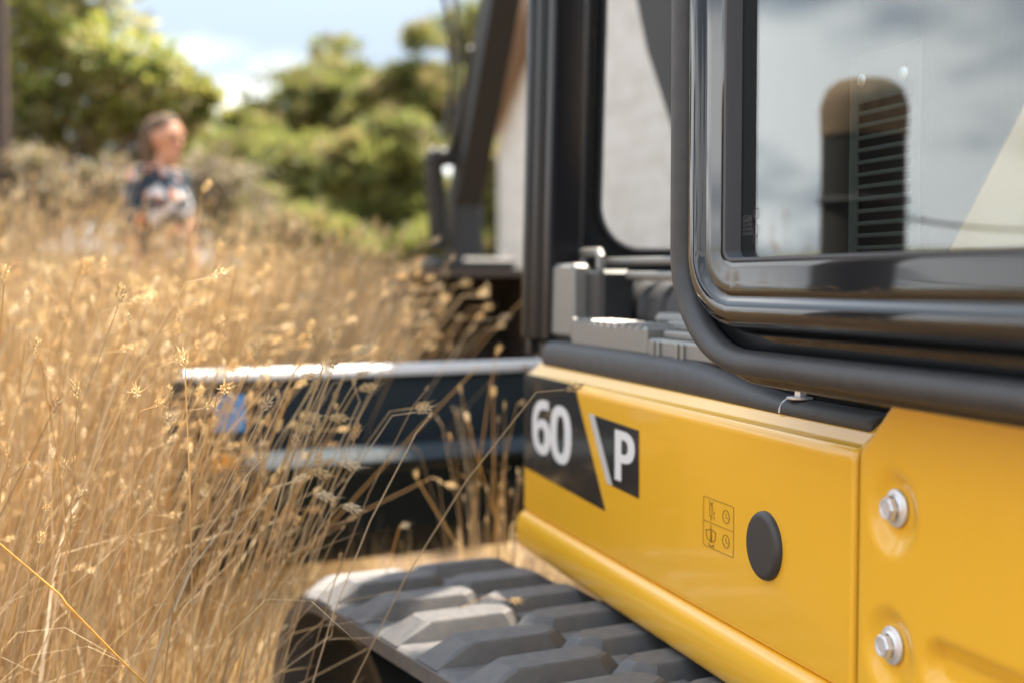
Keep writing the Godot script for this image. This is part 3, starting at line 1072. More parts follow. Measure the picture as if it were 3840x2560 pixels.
func door() -> void:
	# pressed frame: [inset, x] from the outer flange to the glass
	var s := Soup.new()
	var rings := []
	var prof := [[-0.0065, 0.712], [-0.007, 0.700], [-0.006, 0.6980], [-0.004, 0.6970], [0.004, 0.6965], [0.030, 0.694], [0.034, 0.693], [0.050, 0.6905], [0.0535, 0.689], [0.0555, 0.686], [0.057, 0.680], [0.058, 0.672], [0.060, 0.664], [0.063, 0.6585], [0.067, 0.655], [0.072, 0.653], [0.078, 0.6522], [0.085, 0.6530], [0.0905, 0.6555], [0.0935, 0.6595], [0.0952, 0.6600], [0.0966, 0.6598], [0.0985, 0.6580], [0.102, 0.6572], [0.112, 0.6578], [0.126, 0.6585], [0.1325, 0.6588], [0.1345, 0.6598]]
	for q in prof:
		rings.append(door_ring(q[0], q[1]))
	s.loft(rings)
	var frame := part("door", s, M.black_gloss, 60)
	# matte lip around the glass
	s = Soup.new()
	rings = []
	for q in [[0.1335, 0.6605], [0.1345, 0.6575], [0.1365, 0.6570], [0.1382, 0.6580], [0.1386, 0.664], [0.1390, 0.677]]:
		rings.append(door_ring(q[0], q[1]))
	s.loft(rings)
	sub("glass_lip", s, M.lip_rubber, frame, 50)
	# bulb seal round the edge
	s = Soup.new()
	rings = []
	for k in 17:
		var a := TAU * k / 16.0
		rings.append(door_ring(0.0195 + 0.0155 * cos(a), 0.679 + 0.0175 * sin(a)))
	s.loft(rings)
	sub("bulb_seal", s, M.black_rubber, frame, 60)
	# glass
	s = Soup.new()
	var pane := door_ring(0.134, 0.677)
	s.prism(pane, Vector3(0.005, 0, 0))
	sub("door_glass", s, M.door_glass, frame)
	# outer skin seen behind the glass edge
	s = Soup.new()
	rings = []
	for q in [[0.0, 0.712], [0.01, 0.716], [0.12, 0.716], [0.128, 0.712], [0.1335, 0.684]]:
		rings.append(door_ring(q[0], q[1]))
	s.loft(rings)
	sub("outer_skin", s, M.black_satin, frame, 50)
	# maker's stamp etched on the outside of the glass, so mirrored from here
	var lines := [["SAFETY", 806, 0.0042], ["TEMPERED", 821, 0.0034], ["SAFETY GLASS", 837, 0.0034], ["43R-001108", 853, 0.0034], ["43R-00118", 869, 0.0036]]
	for l in lines:
		stamp(l[0], on_x(2822, l[1], 0.6762), l[2], frame, 0.024)
	for q in [[2836, 800, 0.006], [2834, 865, 0.006], [2832, 900, 0.0045]]:
		var ring := []
		var c := on_x(q[0], q[1], 0.6762)
		for k in 17:
			ring.append(c + Vector3(0, sin(TAU * k / 16), cos(TAU * k / 16)) * float(q[2]))
		var rad := []
		for k in 17:
			rad.append(0.0003)
		s = Soup.new()
		s.tube(ring, rad, 4, false)
		sub("glass_mark", s, M.lip_rubber, frame)

func stamp(text: String, right_top: Vector3, h: float, parent: Node, width: float) -> void:
	var tm := TextMesh.new()
	var f := SystemFont.new()
	f.font_names = PackedStringArray(["Droid Sans"])
	tm.font = f
	tm.font_size = 32
	tm.pixel_size = 0.01
	tm.depth = 0.01
	tm.text = text
	tm.curve_step = 4.0
	var box := tm.get_aabb()
	var bs := Basis(Vector3(0, 0, -width / box.size.x), Vector3(0, h / box.size.y, 0), Vector3(-0.01, 0, 0))
	obj("glass_print", tm, M.lip_rubber, parent, Transform3D(bs, right_top - bs * Vector3(box.position.x, box.end.y, 0)))

# ---------------------------------------------------------------- excavator: tracks (built in the slewed axes: x across, -z ahead)
func track_point(sdist: float, off: float) -> Array:     # [position in (z, y), outward normal] along the belt
	var r := 0.272
	var zf := -2.22
	var zb := -0.12
	var run := zb - zf
	var arc := PI * r
	var total := 2.0 * run + 2.0 * arc
	sdist = fposmod(sdist, total)
	var cy := 0.047 + r
	if sdist < run:            # top run, from the back to the front
		return [Vector2(zb - sdist, cy + r + off), Vector2(0, 1)]
	sdist -= run
	if sdist < arc:
		var a := PI / 2 + sdist / r
		var n := Vector2(cos(a), sin(a))
		return [Vector2(zf, cy) + n * (r + off), n]
	sdist -= arc
	if sdist < run:
		return [Vector2(zf + sdist, cy - r - off), Vector2(0, -1)]
	sdist -= run
	var a2 := -PI / 2 + sdist / r
	var n2 := Vector2(cos(a2), sin(a2))
	return [Vector2(zb, cy) + n2 * (r + off), n2]

func undercarriage() -> void:
	var w := 0.43
	var total := 2.0 * 2.10 + 2.0 * PI * 0.272
	var lug_soup := Soup.new()
	var lvl := [
		[[0.0, -0.036], [0.0, 0.036], [0.05, 0.046], [0.20, 0.046], [0.238, 0.022], [0.238, -0.022], [0.20, -0.046], [0.05, -0.046]],
		[[0.046, -0.024], [0.046, 0.024], [0.058, 0.033], [0.188, 0.033], [0.214, 0.014], [0.214, -0.014], [0.188, -0.033], [0.058, -0.033]],
		[[0.051, -0.020], [0.051, 0.020], [0.061, 0.029], [0.184, 0.029], [0.208, 0.011], [0.208, -0.011], [0.184, -0.029], [0.061, -0.029]]]
	var hs := [-0.002, 0.026, 0.0295]
	var rings := []
	for i in 3:
		var ring := []
		for q in lvl[i]:
			ring.append(Vector3(q[0], hs[i], q[1]))
		rings.append(ring)
	var c := Vector3(0.12, 0.0, 0)
	for i in 2:
		for k in 8:
			var j := (k + 1) % 8
			lug_soup.out_quad(c, rings[i][k], rings[i][j], rings[i + 1][j], rings[i + 1][k])
	for k in 8:
		lug_soup.out_tri(c, Vector3(0.125, 0.0295, 0), rings[2][k], rings[2][(k + 1) % 8])
	var lug := lug_soup.mesh(24)
	for side in 2:
		var x0 := 0.795 if side == 0 else 2.42
		# belt
		var s := Soup.new()
		var loops := []
		for q in [[0.008, -0.034], [0.0, -0.030], [0.0, -0.006], [0.008, 0.0], [w - 0.008, 0.0], [w, -0.006], [w, -0.030], [w - 0.008, -0.034], [0.008, -0.034]]:
			var ring := []
			for k in 120:
				var t := track_point(total * k / 120.0, q[1])
				ring.append(Vector3(x0 + q[0], t[0].y, t[0].x))
			loops.append(ring)
		s.loft(loops)
		var belt := upart("rubber_track", s, M.track_rubber, 50)
		var pitch := total / 41.0
		for k in 41:
			for col in 2:
				var t := track_point(pitch * (k + 0.5 * col) + 0.055, 0.0)
				var n := Vector3(0, t[1].y, t[1].x)
				var ax := Vector3(1, 0, 0) if col == 0 else Vector3(-1, 0, 0)
				var bs := Basis(ax, n, ax.cross(n))
				obj("lug", lug, M.track_rubber, belt, Transform3D(bs, Vector3(x0 + 0.002 if col == 0 else x0 + w - 0.002, t[0].y, t[0].x)))
				if col == 0:
					var tg := Soup.new()
					tg.box(Vector3(0.232, -0.003, -0.024), Vector3(0.275, 0.010, 0.024), 0.006)
					obj("link_pad", tg.mesh(30), M.track_rubber, belt, Transform3D(bs, Vector3(x0, t[0].y, t[0].x)))
		# wheels and frame inside the belt
		for q in [[-2.22, 0.304, 0.225], [-0.12, 0.304, 0.225], [-1.75, 0.14, 0.085], [-1.35, 0.14, 0.085], [-0.95, 0.14, 0.085], [-0.55, 0.14, 0.085]]:
			s = Soup.new()
			var rr: float = q[2]
			s.lathe(Vector3(x0 + 0.06, q[1], q[0]), Vector3(1, 0, 0), [[0.04, 0.0], [0.04, rr * 0.25], [0.03, rr * 0.3], [0.05, rr * 0.45], [0.05, rr * 0.75], [0.03, rr * 0.85], [0.0, rr * 0.9], [0.0, rr], [0.30, rr], [0.30, 0.0]], 40)
			upart("idler_wheel" if rr > 0.2 else "track_roller", s, M.arm_paint, 35)
		s = Soup.new()
		s.box(Vector3(x0 + 0.14, 0.2, -1.95), Vector3(x0 + 0.30, 0.42, -0.35), 0.02)
		upart("track_frame", s, M.black_satin)
	var s := Soup.new()
	s.box(Vector3(1.2, 0.30, -1.9), Vector3(2.45, 0.52, -0.6), 0.03)
	s.lathe(Vector3(1.82, 0.5, -1.2), Vector3.UP, [[0.0, 0.45], [0.17, 0.45]], 40)
	upart("centre_frame", s, M.black_satin)

func blade() -> void:
	# dozer blade, raised; back side towards the camera
	var z := -3.04
	var xa := 0.785
	var xb := 2.86
	var s := Soup.new()
	var prof := [[-0.13, 0.44], [-0.03, 0.53], [0.0, 0.66], [0.012, 0.84], [0.004, 0.915], [-0.02, 0.915], [-0.012, 0.84], [-0.03, 0.67], [-0.06, 0.55], [-0.15, 0.465]]
	var poly := []
	for q in prof:
		poly.append(Vector3(xa, q[1], z + q[0]))
	s.prism(poly, Vector3(xb - xa, 0, 0))
	s.box(Vector3(xa - 0.012, 0.43, z - 0.19), Vector3(xa + 0.008, 0.93, z + 0.02), 0.004)
	s.box(Vector3(xb - 0.008, 0.43, z - 0.19), Vector3(xb + 0.012, 0.93, z + 0.02), 0.004)
	var plate := upart("dozer_blade", s, M.blade_paint, 30)
	s = Soup.new()
	var top := []
	for k in 9:
		var a := PI * k / 8.0
		top.append(Vector3(xa - 0.016, 0.918 + 0.028 * sin(a), z - 0.008 + 0.026 * cos(a)))
	s.prism(top, Vector3(xb - xa + 0.032, 0, 0))
	sub("top_edge", s, M.worn_steel, plate, 50)
	s = Soup.new()
	s.box(Vector3(xa + 0.10, 0.70, z + 0.03), Vector3(xb - 0.1, 0.755, z + 0.17), 0.025)
	sub("cross_beam", s, M.blade_paint, plate, 50)
	s = Soup.new()
	s.box(Vector3(xa + 0.05, 0.80, z + 0.0125), Vector3(xa + 0.125, 0.885, z + 0.0145), 0.0008)
	sub("blue_sticker", s, M.sticker_blue, plate)
	s = Soup.new()
	s.box(Vector3(xa + 0.045, 0.712, z + 0.014), Vector3(xa + 0.10, 0.752, z + 0.03), 0.006)
	sub("amber_reflector", s, M.sticker_amber, plate)
	for q in [1.62, 2.05]:
		s = Soup.new()
		s.tube([Vector3(q, 0.66, z + 0.06), Vector3(q, 0.50, -2.5), Vector3(q, 0.40, -1.7)], [0.055, 0.055, 0.055], 12)
		upart("push_arm", s, M.blade_paint)
	s = Soup.new()
	s.tube([Vector3(1.82, 0.80, z + 0.05), Vector3(1.82, 0.5, -1.8)], [0.05, 0.05], 14)
	upart("blade_cylinder", s, M.blade_paint)

func digging_arm() -> void:
	# boom, dipper arm, bucket linkage and bucket in the plane x = bx ahead of the cab
	var bx := 1.52
	var s := Soup.new()
	s.box(Vector3(bx - 0.2, 0.75, -3.15), Vector3(bx + 0.2, 1.15, -2.62), 0.04)
	part("swing_bracket", s, M.arm_paint)
	var v := func(d: float, y: float, dx := 0.0) -> Vector3: return Vector3(bx + dx, y, -d)
	# boom: side profile pushed across
	var hw := 0.09
	var poly := [v.call(2.95, 1.02, -hw), v.call(3.55, 1.80, -hw), v.call(3.98, 2.62, -hw), v.call(4.35, 3.18, -hw), v.call(4.70, 3.46, -hw), v.call(4.62, 3.58, -hw), v.call(4.22, 3.36, -hw), v.call(3.74, 2.74, -hw), v.call(3.32, 1.96, -hw), v.call(2.80, 1.10, -hw)]
	s = Soup.new()
	s.prism(poly, Vector3(hw * 2, 0, 0))
	part("boom", s, M.arm_paint, 30)
	s = Soup.new()
	s.tube([v.call(3.12, 0.95, 0.2), v.call(3.78, 1.72, 0.2)], [0.055, 0.055], 16)
	var cyl := part("boom_cylinder", s, M.arm_paint)
	s = Soup.new()
	s.tube([v.call(3.78, 1.72, 0.2), v.call(4.22, 2.35, 0.2), v.call(4.28, 2.44, 0.0)], [0.03, 0.03, 0.03], 14)
	sub("cylinder_rod", s, M.chrome, cyl)
	# dipper arm
	var a_top := Vector3(bx, 3.42, -4.56)
	var a_low := at_depth(1752, 700, 6.05)
	var dir := (a_low - a_top).normalized()
	var acr := Vector3(1, 0, 0)
	var nrm := dir.cross(acr).normalized()
	s = Soup.new()
	var arms := []
	for q in [[-0.25, 0.05], [0.1, 0.085], [0.9, 0.085], [1.0, 0.08], [1.07, 0.05]]:
		var p := a_top.lerp(a_low, q[0])
		var ring := []
		for k in [[-1, -1], [1, -1], [1, 1], [-1, 1]]:
			ring.append(p + acr * 0.062 * k[0] + nrm * float(q[1]) * k[1])
		arms.append(ring)
	s.loft(arms)
	s.quad(arms[0][3], arms[0][2], arms[0][1], arms[0][0])
	s.quad(arms[-1][0], arms[-1][1], arms[-1][2], arms[-1][3])
	part("dipper_arm", s, M.arm_paint, 30)
	# hoses along the arm
	for q in [[1655, 0, 1700, 230, 1660, 520], [1700, 0, 1722, 260, 1690, 560]]:
		s = Soup.new()
		var pts := bez(at_depth(q[0], q[1] - 40, 5.7), at_depth(q[2] + 25, q[3], 5.9), at_depth(q[4], q[5], 6.0), 12)
		var rad := []
		for k in pts.size():
			rad.append(0.011)
		s.tube(pts, rad, 8)
		part("hydraulic_hose", s, M.lip_rubber)
	# bucket cylinder and links
	var pin := at_depth(1690, 590, 6.0)
	s = Soup.new()
	s.lathe(pin - Vector3(0.1, 0, 0), Vector3(1, 0, 0), [[0.0, 0.0], [0.0, 0.042], [0.2, 0.042], [0.2, 0.0]], 24)
	part("link_pin", s, M.arm_paint)
	for dx in [-0.08, 0.08]:
		s = Soup.new()
		s.tube([pin + Vector3(dx, 0, 0), at_depth(1700, 780, 6.05) + Vector3(dx, 0, 0), at_depth(1712, 930, 6.1) + Vector3(dx, 0, 0)], [0.045, 0.04, 0.045], 10)
		part("bucket_link", s, M.arm_paint)
	s = Soup.new()
	s.tube([pin, at_depth(1740, 420, 5.85), at_depth(1775, 180, 5.7)], [0.022, 0.022, 0.022], 12)
	part("bucket_cylinder", s, M.arm_paint)
	# quick hitch plate and bucket
	var h0 := at_depth(1690, 985, 6.1)
	s = Soup.new()
	s.box(h0 + Vector3(-0.10, -0.035, -0.22), h0 + Vector3(0.26, 0.02, 0.18), 0.015)
	s.box(h0 + Vector3(0.0, 0.0, -0.1), h0 + Vector3(0.14, 0.36, 0.08), 0.02)
	part("quick_hitch", s, M.arm_paint)
	s = Soup.new()
	var side := []
	for q in [[0.20, -0.03], [-0.25, -0.03], [-0.42, -0.16], [-0.46, -0.34], [-0.36, -0.52], [-0.12, -0.62], [0.22, -0.60], [0.24, -0.57], [-0.10, -0.585], [-0.33, -0.49], [-0.425, -0.335], [-0.39, -0.175], [-0.23, -0.06], [0.20, -0.06]]:
		side.append(h0 + Vector3(-0.26, q[1], q[0]))
	s.prism(side, Vector3(0.62, 0, 0))
	for dx in [-0.26, 0.34]:
		var cheek := []
		for q in [[0.20, -0.03], [-0.25, -0.03], [-0.42, -0.16], [-0.46, -0.34], [-0.36, -0.52], [-0.12, -0.62], [0.22, -0.60]]:
			cheek.append(h0 + Vector3(dx, q[1], q[0]))
		s.prism(cheek, Vector3(0.02, 0, 0))
	for k in 5:
		s.box(h0 + Vector3(-0.25 + 0.135 * k, -0.62, 0.2), h0 + Vector3(-0.19 + 0.135 * k, -0.58, 0.32), 0.01)
	part("bucket", s, mat("bucket_steel", lin(0.06, 0.045, 0.035), 0.65), 30)

# ---------------------------------------------------------------- the person in the grass
class Field:
	var lo: Vector3
	var cell: float
	var n: Vector3i
	var f := PackedFloat32Array()
	func _init(a: Vector3, b: Vector3, size: float) -> void:
		lo = a; cell = size
		n = Vector3i(((b - a) / size).ceil()) + Vector3i.ONE
		f.resize(n.x * n.y * n.z)
		f.fill(1.0)
	func bone(a: Vector3, b: Vector3, ra: float, rb: float, k := 0.02, squash := Vector3.ONE) -> void:
		var m := maxf(ra, rb) / minf(squash.x, minf(squash.y, squash.z)) + k * 2.0 + cell * 2.0
		var i0 := Vector3i((a.min(b) - Vector3.ONE * m - lo) / cell).clamp(Vector3i.ZERO, n - Vector3i.ONE)
		var i1 := Vector3i((a.max(b) + Vector3.ONE * m - lo) / cell + Vector3.ONE).clamp(Vector3i.ZERO, n - Vector3i.ONE)
		var ab := (b - a) * squash
		var l2 := maxf(ab.length_squared(), 1e-9)
		for z in range(i0.z, i1.z + 1):
			for y in range(i0.y, i1.y + 1):
				var at := (z * n.y + y) * n.x
				for x in range(i0.x, i1.x + 1):
					var p := (lo + Vector3(x, y, z) * cell - a) * squash
					var t := clampf(p.dot(ab) / l2, 0.0, 1.0)
					var d := (p - ab * t).length() - lerpf(ra, rb, t)
					var o := f[at + x]
					var h := maxf(k - absf(o - d), 0.0) / k
					f[at + x] = minf(o, d) - h * h * k * 0.25
	func cut(plane: Vector3, dist: float) -> void:     # keeps the side where p . plane < dist
		for z in n.z:
			for y in n.y:
				for x in n.x:
					var i := (z * n.y + y) * n.x + x
					f[i] = maxf(f[i], (lo + Vector3(x, y, z) * cell).dot(plane) - dist)
	func mesh_into(s: Soup, paint: Callable) -> void:
		var ids := {}
		var vs := PackedVector3Array()
		var step := [1, n.x, n.x * n.y]
		for z in n.z - 1:
			for y in n.y - 1:
				for x in n.x - 1:
					var i := (z * n.y + y) * n.x + x
					if absf(f[i]) > cell * 2.6:
						continue
					var sum := Vector3.ZERO
					var cnt := 0
					for e in [[0, 0, 0, 0], [0, 1, 0, 0], [0, 0, 1, 0], [0, 1, 1, 0], [1, 0, 0, 0], [1, 1, 0, 0], [1, 0, 1, 0], [1, 1, 1, 0], [2, 0, 0, 0], [2, 1, 0, 0], [2, 0, 1, 0], [2, 1, 1, 0]]:
						var o := Vector3i.ZERO
						o[(e[0] + 1) % 3] = e[1]
						o[(e[0] + 2) % 3] = e[2]
						var j: int = i + o.x + o.y * n.x + o.z * n.x * n.y
						var a := f[j]
						var b := f[j + step[e[0]]]
						if (a < 0.0) != (b < 0.0):
							var q := Vector3(o)
							q[e[0]] += a / (a - b)
							sum += q
							cnt += 1
					if cnt:
						ids[i] = vs.size()
						vs.push_back(lo + (Vector3(x, y, z) + sum / cnt) * cell)
		for z in range(1, n.z - 1):
			for y in range(1, n.y - 1):
				for x in range(1, n.x - 1):
					var i := (z * n.y + y) * n.x + x
					if absf(f[i]) > cell * 2.6:
						continue
					for ax in 3:
						var a := f[i]
						var b: float = f[i + step[ax]]
						if (a < 0.0) == (b < 0.0):
							continue
						var u: int = step[(ax + 1) % 3]
						var w: int = step[(ax + 2) % 3]
						var q := [i - u - w, i - w, i, i - u]
						if not (ids.has(q[0]) and ids.has(q[1]) and ids.has(q[2]) and ids.has(q[3])):
							continue
						var v := [vs[ids[q[0]]], vs[ids[q[1]]], vs[ids[q[2]]], vs[ids[q[3]]]]
						if a < 0.0:
							s.quad(v[0], v[1], v[2], v[3])
						else:
							s.quad(v[3], v[2], v[1], v[0])
						var m: int = s.c.size()
						for k in range(m, s.p.size()):
							s.c.push_back(paint.call(s.p[k]))

func person() -> void:
	# local axes: X to the picture's right, Z towards the camera; faces right and a little towards the camera
	var at := from_cam(-1.80, 6.8)
	at.y = ground_height(at)
	var who := thing("person", "person with tied-back brown hair and patterned short-sleeved shirt standing in tall grass", "person", at)
	who.basis = Basis(Vector3.UP, deg_to_rad(YAW)).scaled(Vector3(0.9, 0.98, 0.9))
	var face := Vector3(0.91, 0, 0.415)          # where the person looks
	var left := Vector3(0.415, 0, -0.91)         # the person's left
	var H := 1.70
	var hip := Vector3(0, 0.90, 0)
	var chest := Vector3(0.01, 1.24, 0)
	var neck := Vector3(0.02, 1.43, 0)
	var head := Vector3(0.045, 1.585, 0.01)
	var torso_f := func(g: Field, grow: float) -> void:
		g.bone(hip + left * 0.06, hip - left * 0.06, 0.125 + grow, 0.125 + grow, 0.05)
		g.bone(hip, Vector3(0, 1.06, 0), 0.12 + grow, 0.11 + grow, 0.05)
		g.bone(Vector3(0, 1.06, 0), chest, 0.11 + grow, 0.125 + grow, 0.05)
		g.bone(chest + left * 0.07, chest - left * 0.07, 0.11 + grow, 0.11 + grow, 0.05)
		g.bone(Vector3(0.01, 1.385, 0) + left * 0.13, Vector3(0.01, 1.385, 0) - left * 0.13, 0.062 + grow, 0.062 + grow, 0.05)
		g.bone(Vector3(0.01, 1.35, 0), neck, 0.075 + grow, 0.055 + grow, 0.04)
	var lsh := Vector3(0.01, 1.385, 0) + left * 0.165
	var lel := lsh + Vector3(0.055, -0.27, 0.02)
	var lwr := lel + Vector3(0.055, -0.235, 0.05)
	var rsh := Vector3(0.01, 1.385, 0) - left * 0.165
	var rel := rsh + Vector3(-0.05, -0.27, 0.02)
	var rwr := rel + Vector3(0.05, -0.23, 0.08)
	var skin := func(p: Vector3) -> Color:
		var q := p - head
		var fx := q.dot(face)
		var sx := q.dot(left)
		if fx > 0.06 and absf(absf(sx) - 0.032) < 0.014 and absf(q.y - 0.005) < 0.009:
			return Color(0.05, 0.03, 0.02)
		if fx > 0.065 and absf(sx) < 0.024 and absf(q.y + 0.062) < 0.008:
			return Color(0.40, 0.14, 0.11)
		return Color(0.50, 0.25, 0.155)
	var g := Field.new(Vector3(-0.42, -0.02, -0.42), Vector3(0.45, 1.50, 0.42), 0.014)
	torso_f.call(g, 0.0)
	for sd in [-1.0, 1.0]:
		var hj: Vector3 = hip + left * 0.085 * sd + Vector3(0, -0.04, 0)
		var kn: Vector3 = Vector3(0.01, 0.48, 0) + left * 0.095 * sd + face * 0.02
		var an: Vector3 = Vector3(-0.01, 0.075, 0) + left * 0.10 * sd
		g.bone(hj, kn, 0.088, 0.058, 0.03)
		g.bone(kn, an, 0.056, 0.038, 0.02)
		g.bone(an + Vector3(0, -0.035, 0), an + face * 0.15 + Vector3(0, -0.045, 0), 0.04, 0.032, 0.02)
	for arm in [[lsh, lel, lwr], [rsh, rel, rwr]]:
		g.bone(arm[0], arm[1], 0.052, 0.041, 0.025)
		g.bone(arm[1], arm[2], 0.041, 0.027, 0.02)
	var body := Soup.new()
	g.mesh_into(body, skin)
	# head on its own finer grid
	var hf := Field.new(head - Vector3(0.16, 0.22, 0.16), head + Vector3(0.16, 0.16, 0.16), 0.006)
	hf.bone(head + Vector3(0, 0.02, 0) - face * 0.025, head + Vector3(0, 0.03, 0) + face * 0.02, 0.088, 0.082, 0.03)
	hf.bone(head + Vector3(0, -0.01, 0) + face * 0.03, head + Vector3(0, -0.075, 0) + face * 0.045, 0.066, 0.045, 0.03)
	hf.bone(head + Vector3(0, -0.098, 0) + face * 0.058, head + Vector3(0, -0.098, 0) + face * 0.062, 0.026, 0.026, 0.03)
	hf.bone(head + Vector3(0, 0.012, 0) + face * 0.09, head + Vector3(0, -0.032, 0) + face * 0.112, 0.010, 0.014, 0.012)
	hf.bone(head + Vector3(0, -0.058, 0) + face * 0.088 + left * 0.018, head + Vector3(0, -0.058, 0) + face * 0.088 - left * 0.018, 0.010, 0.010, 0.01)
	hf.bone(head + Vector3(0, 0.024, 0) + face * 0.083 + left * 0.045, head + Vector3(0, 0.024, 0) + face * 0.083 - left * 0.045, 0.015, 0.015, 0.015)
	for sd in [-1.0, 1.0]:
		hf.bone(head + left * 0.083 * sd + Vector3(0, 0.01, 0), head + left * 0.078 * sd + Vector3(0, -0.03, 0), 0.020, 0.012, 0.01)
	hf.bone(head + Vector3(0, -0.06, 0) - face * 0.02, neck + Vector3(0, -0.05, 0), 0.052, 0.055, 0.03)
	hf.mesh_into(body, skin)
	for arm in [[lel, lwr, 1.0], [rel, rwr, -1.0]]:
		hand(body, arm[1], (arm[1] - arm[0]).normalized(), face, arm[2], skin)
	obj("body", body.mesh(60), M.skin, who)
	# hair: cap and tied-back tail
	var hair_paint := func(p: Vector3) -> Color:
		var st := 0.5 + 0.5 * sin(p.y * 160.0 + p.x * 90.0)
		return Color(0.05, 0.027, 0.014).lerp(Color(0.14, 0.08, 0.04), st * 0.6 + 0.1)
	var hg := Field.new(head - Vector3(0.26, 0.24, 0.24), head + Vector3(0.2, 0.18, 0.2), 0.009)
	hg.bone(head + Vector3(0, 0.034, 0) - face * 0.036, head + Vector3(0, 0.05, 0) + face * 0.012, 0.094, 0.083, 0.03)
	hg.cut(face + Vector3(0, -0.9, 0), (head + Vector3(0, 0.03, 0)).dot(face + Vector3(0, -0.9, 0)) + 0.03)
	hg.bone(head - face * 0.05 + Vector3(0, 0.0, 0), head - face * 0.075 + Vector3(0, -0.12, 0), 0.09, 0.066, 0.03)
	hg.bone(head - face * 0.11 + Vector3(0, 0.02, 0), head - face * 0.145 + Vector3(0, -0.03, 0), 0.042, 0.038, 0.02)
	hg.bone(head - face * 0.145 + Vector3(0, -0.03, 0), head - face * 0.13 + Vector3(0, -0.15, 0), 0.034, 0.014, 0.02)
	var hs := Soup.new()
	hg.mesh_into(hs, hair_paint)
	obj("hair", hs.mesh(60), M.cloth, who)
	# shirt: navy with orange and white patches
	var pn := FastNoiseLite.new()
	pn.seed = 12
	pn.frequency = 9.0
	pn.fractal_octaves = 1
	var shirt_paint := func(p: Vector3) -> Color:
		var a := pn.get_noise_3dv(p)
		var b := pn.get_noise_3dv(p + Vector3(3.3, 1.7, 5.1))
		if a > 0.46:
			return Color(0.62, 0.60, 0.60)
		if b > 0.5:
			return Color(0.60, 0.20, 0.08)
		return Color(0.012, 0.03, 0.05)
	var sg := Field.new(Vector3(-0.42, 0.80, -0.42), Vector3(0.45, 1.50, 0.42), 0.014)
	torso_f.call(sg, 0.014)
	sg.bone(lsh, lsh.lerp(lel, 0.5), 0.068, 0.064, 0.03)
	sg.bone(rsh, rsh.lerp(rel, 0.95), 0.068, 0.062, 0.03)
	sg.cut(Vector3(0, -1, 0), -0.88)
	sg.cut(Vector3(0, 1, 0), 1.435)
	var ss := Soup.new()
	sg.mesh_into(ss, shirt_paint)
	obj("shirt", ss.mesh(60), M.cloth, who)
	var tg := Field.new(Vector3(-0.35, 0.05, -0.35), Vector3(0.35, 1.0, 0.35), 0.015)
	tg.bone(hip + left * 0.06, hip - left * 0.06, 0.135, 0.135, 0.05)
	for sd in [-1.0, 1.0]:
		tg.bone(hip + left * 0.085 * sd, Vector3(0.01, 0.48, 0) + left * 0.095 * sd + face * 0.02, 0.105, 0.075, 0.03)
		tg.bone(Vector3(0.01, 0.48, 0) + left * 0.095 * sd + face * 0.02, Vector3(-0.01, 0.1, 0) + left * 0.10 * sd, 0.075, 0.06, 0.03)
	tg.cut(Vector3(0, 1, 0), 0.96)
	tg.cut(Vector3(0, -1, 0), -0.10)
	var ts := Soup.new()
	var trouser := func(_p: Vector3) -> Color: return Color(0.16, 0.10, 0.065)
	tg.mesh_into(ts, trouser)
	obj("trousers", ts.mesh(60), M.cloth, who)

func hand(s: Soup, wrist: Vector3, dir: Vector3, front: Vector3, sd: float, paint: Callable) -> void:
	# relaxed hand hanging from the wrist: palm and five curled fingers
	var across := front                              # thumb side points ahead
	var inward := dir.cross(across).normalized() * sd
	var g := Field.new(wrist - Vector3.ONE * 0.12 + dir * 0.09, wrist + Vector3.ONE * 0.12 + dir * 0.09, 0.006)
	g.bone(wrist - dir * 0.02, wrist + dir * 0.02, 0.026, 0.028, 0.015)
	for k in 4:
		var u := 0.030 - 0.020 * k
		var root := wrist + dir * 0.085 + across * u
		g.bone(wrist + dir * 0.02 + across * u * 0.6, root, 0.017, 0.013, 0.012)
		var l: float = [0.040, 0.046, 0.043, 0.034][k]
		var j1 := root + (dir * 0.9 + inward * 0.35 + across * (0.12 - 0.08 * k)).normalized() * l
		var j2 := j1 + (dir * 0.6 + inward * 0.8).normalized() * l * 0.6
		var j3 := j2 + (dir * 0.25 + inward).normalized() * l * 0.45
		g.bone(root, j1, 0.0095, 0.0085, 0.004)
		g.bone(j1, j2, 0.0085, 0.0078, 0.004)
		g.bone(j2, j3, 0.0078, 0.0068, 0.004)
	var t0 := wrist + dir * 0.03 + across * 0.028
	var t1 := t0 + (dir * 0.7 + across * 0.7 + inward * 0.3).normalized() * 0.04
	var t2 := t1 + (dir * 0.95 + across * 0.2 + inward * 0.3).normalized() * 0.032
	g.bone(t0, t1, 0.014, 0.0105, 0.008)
	g.bone(t1, t2, 0.0105, 0.0085, 0.004)
	g.mesh_into(s, paint)

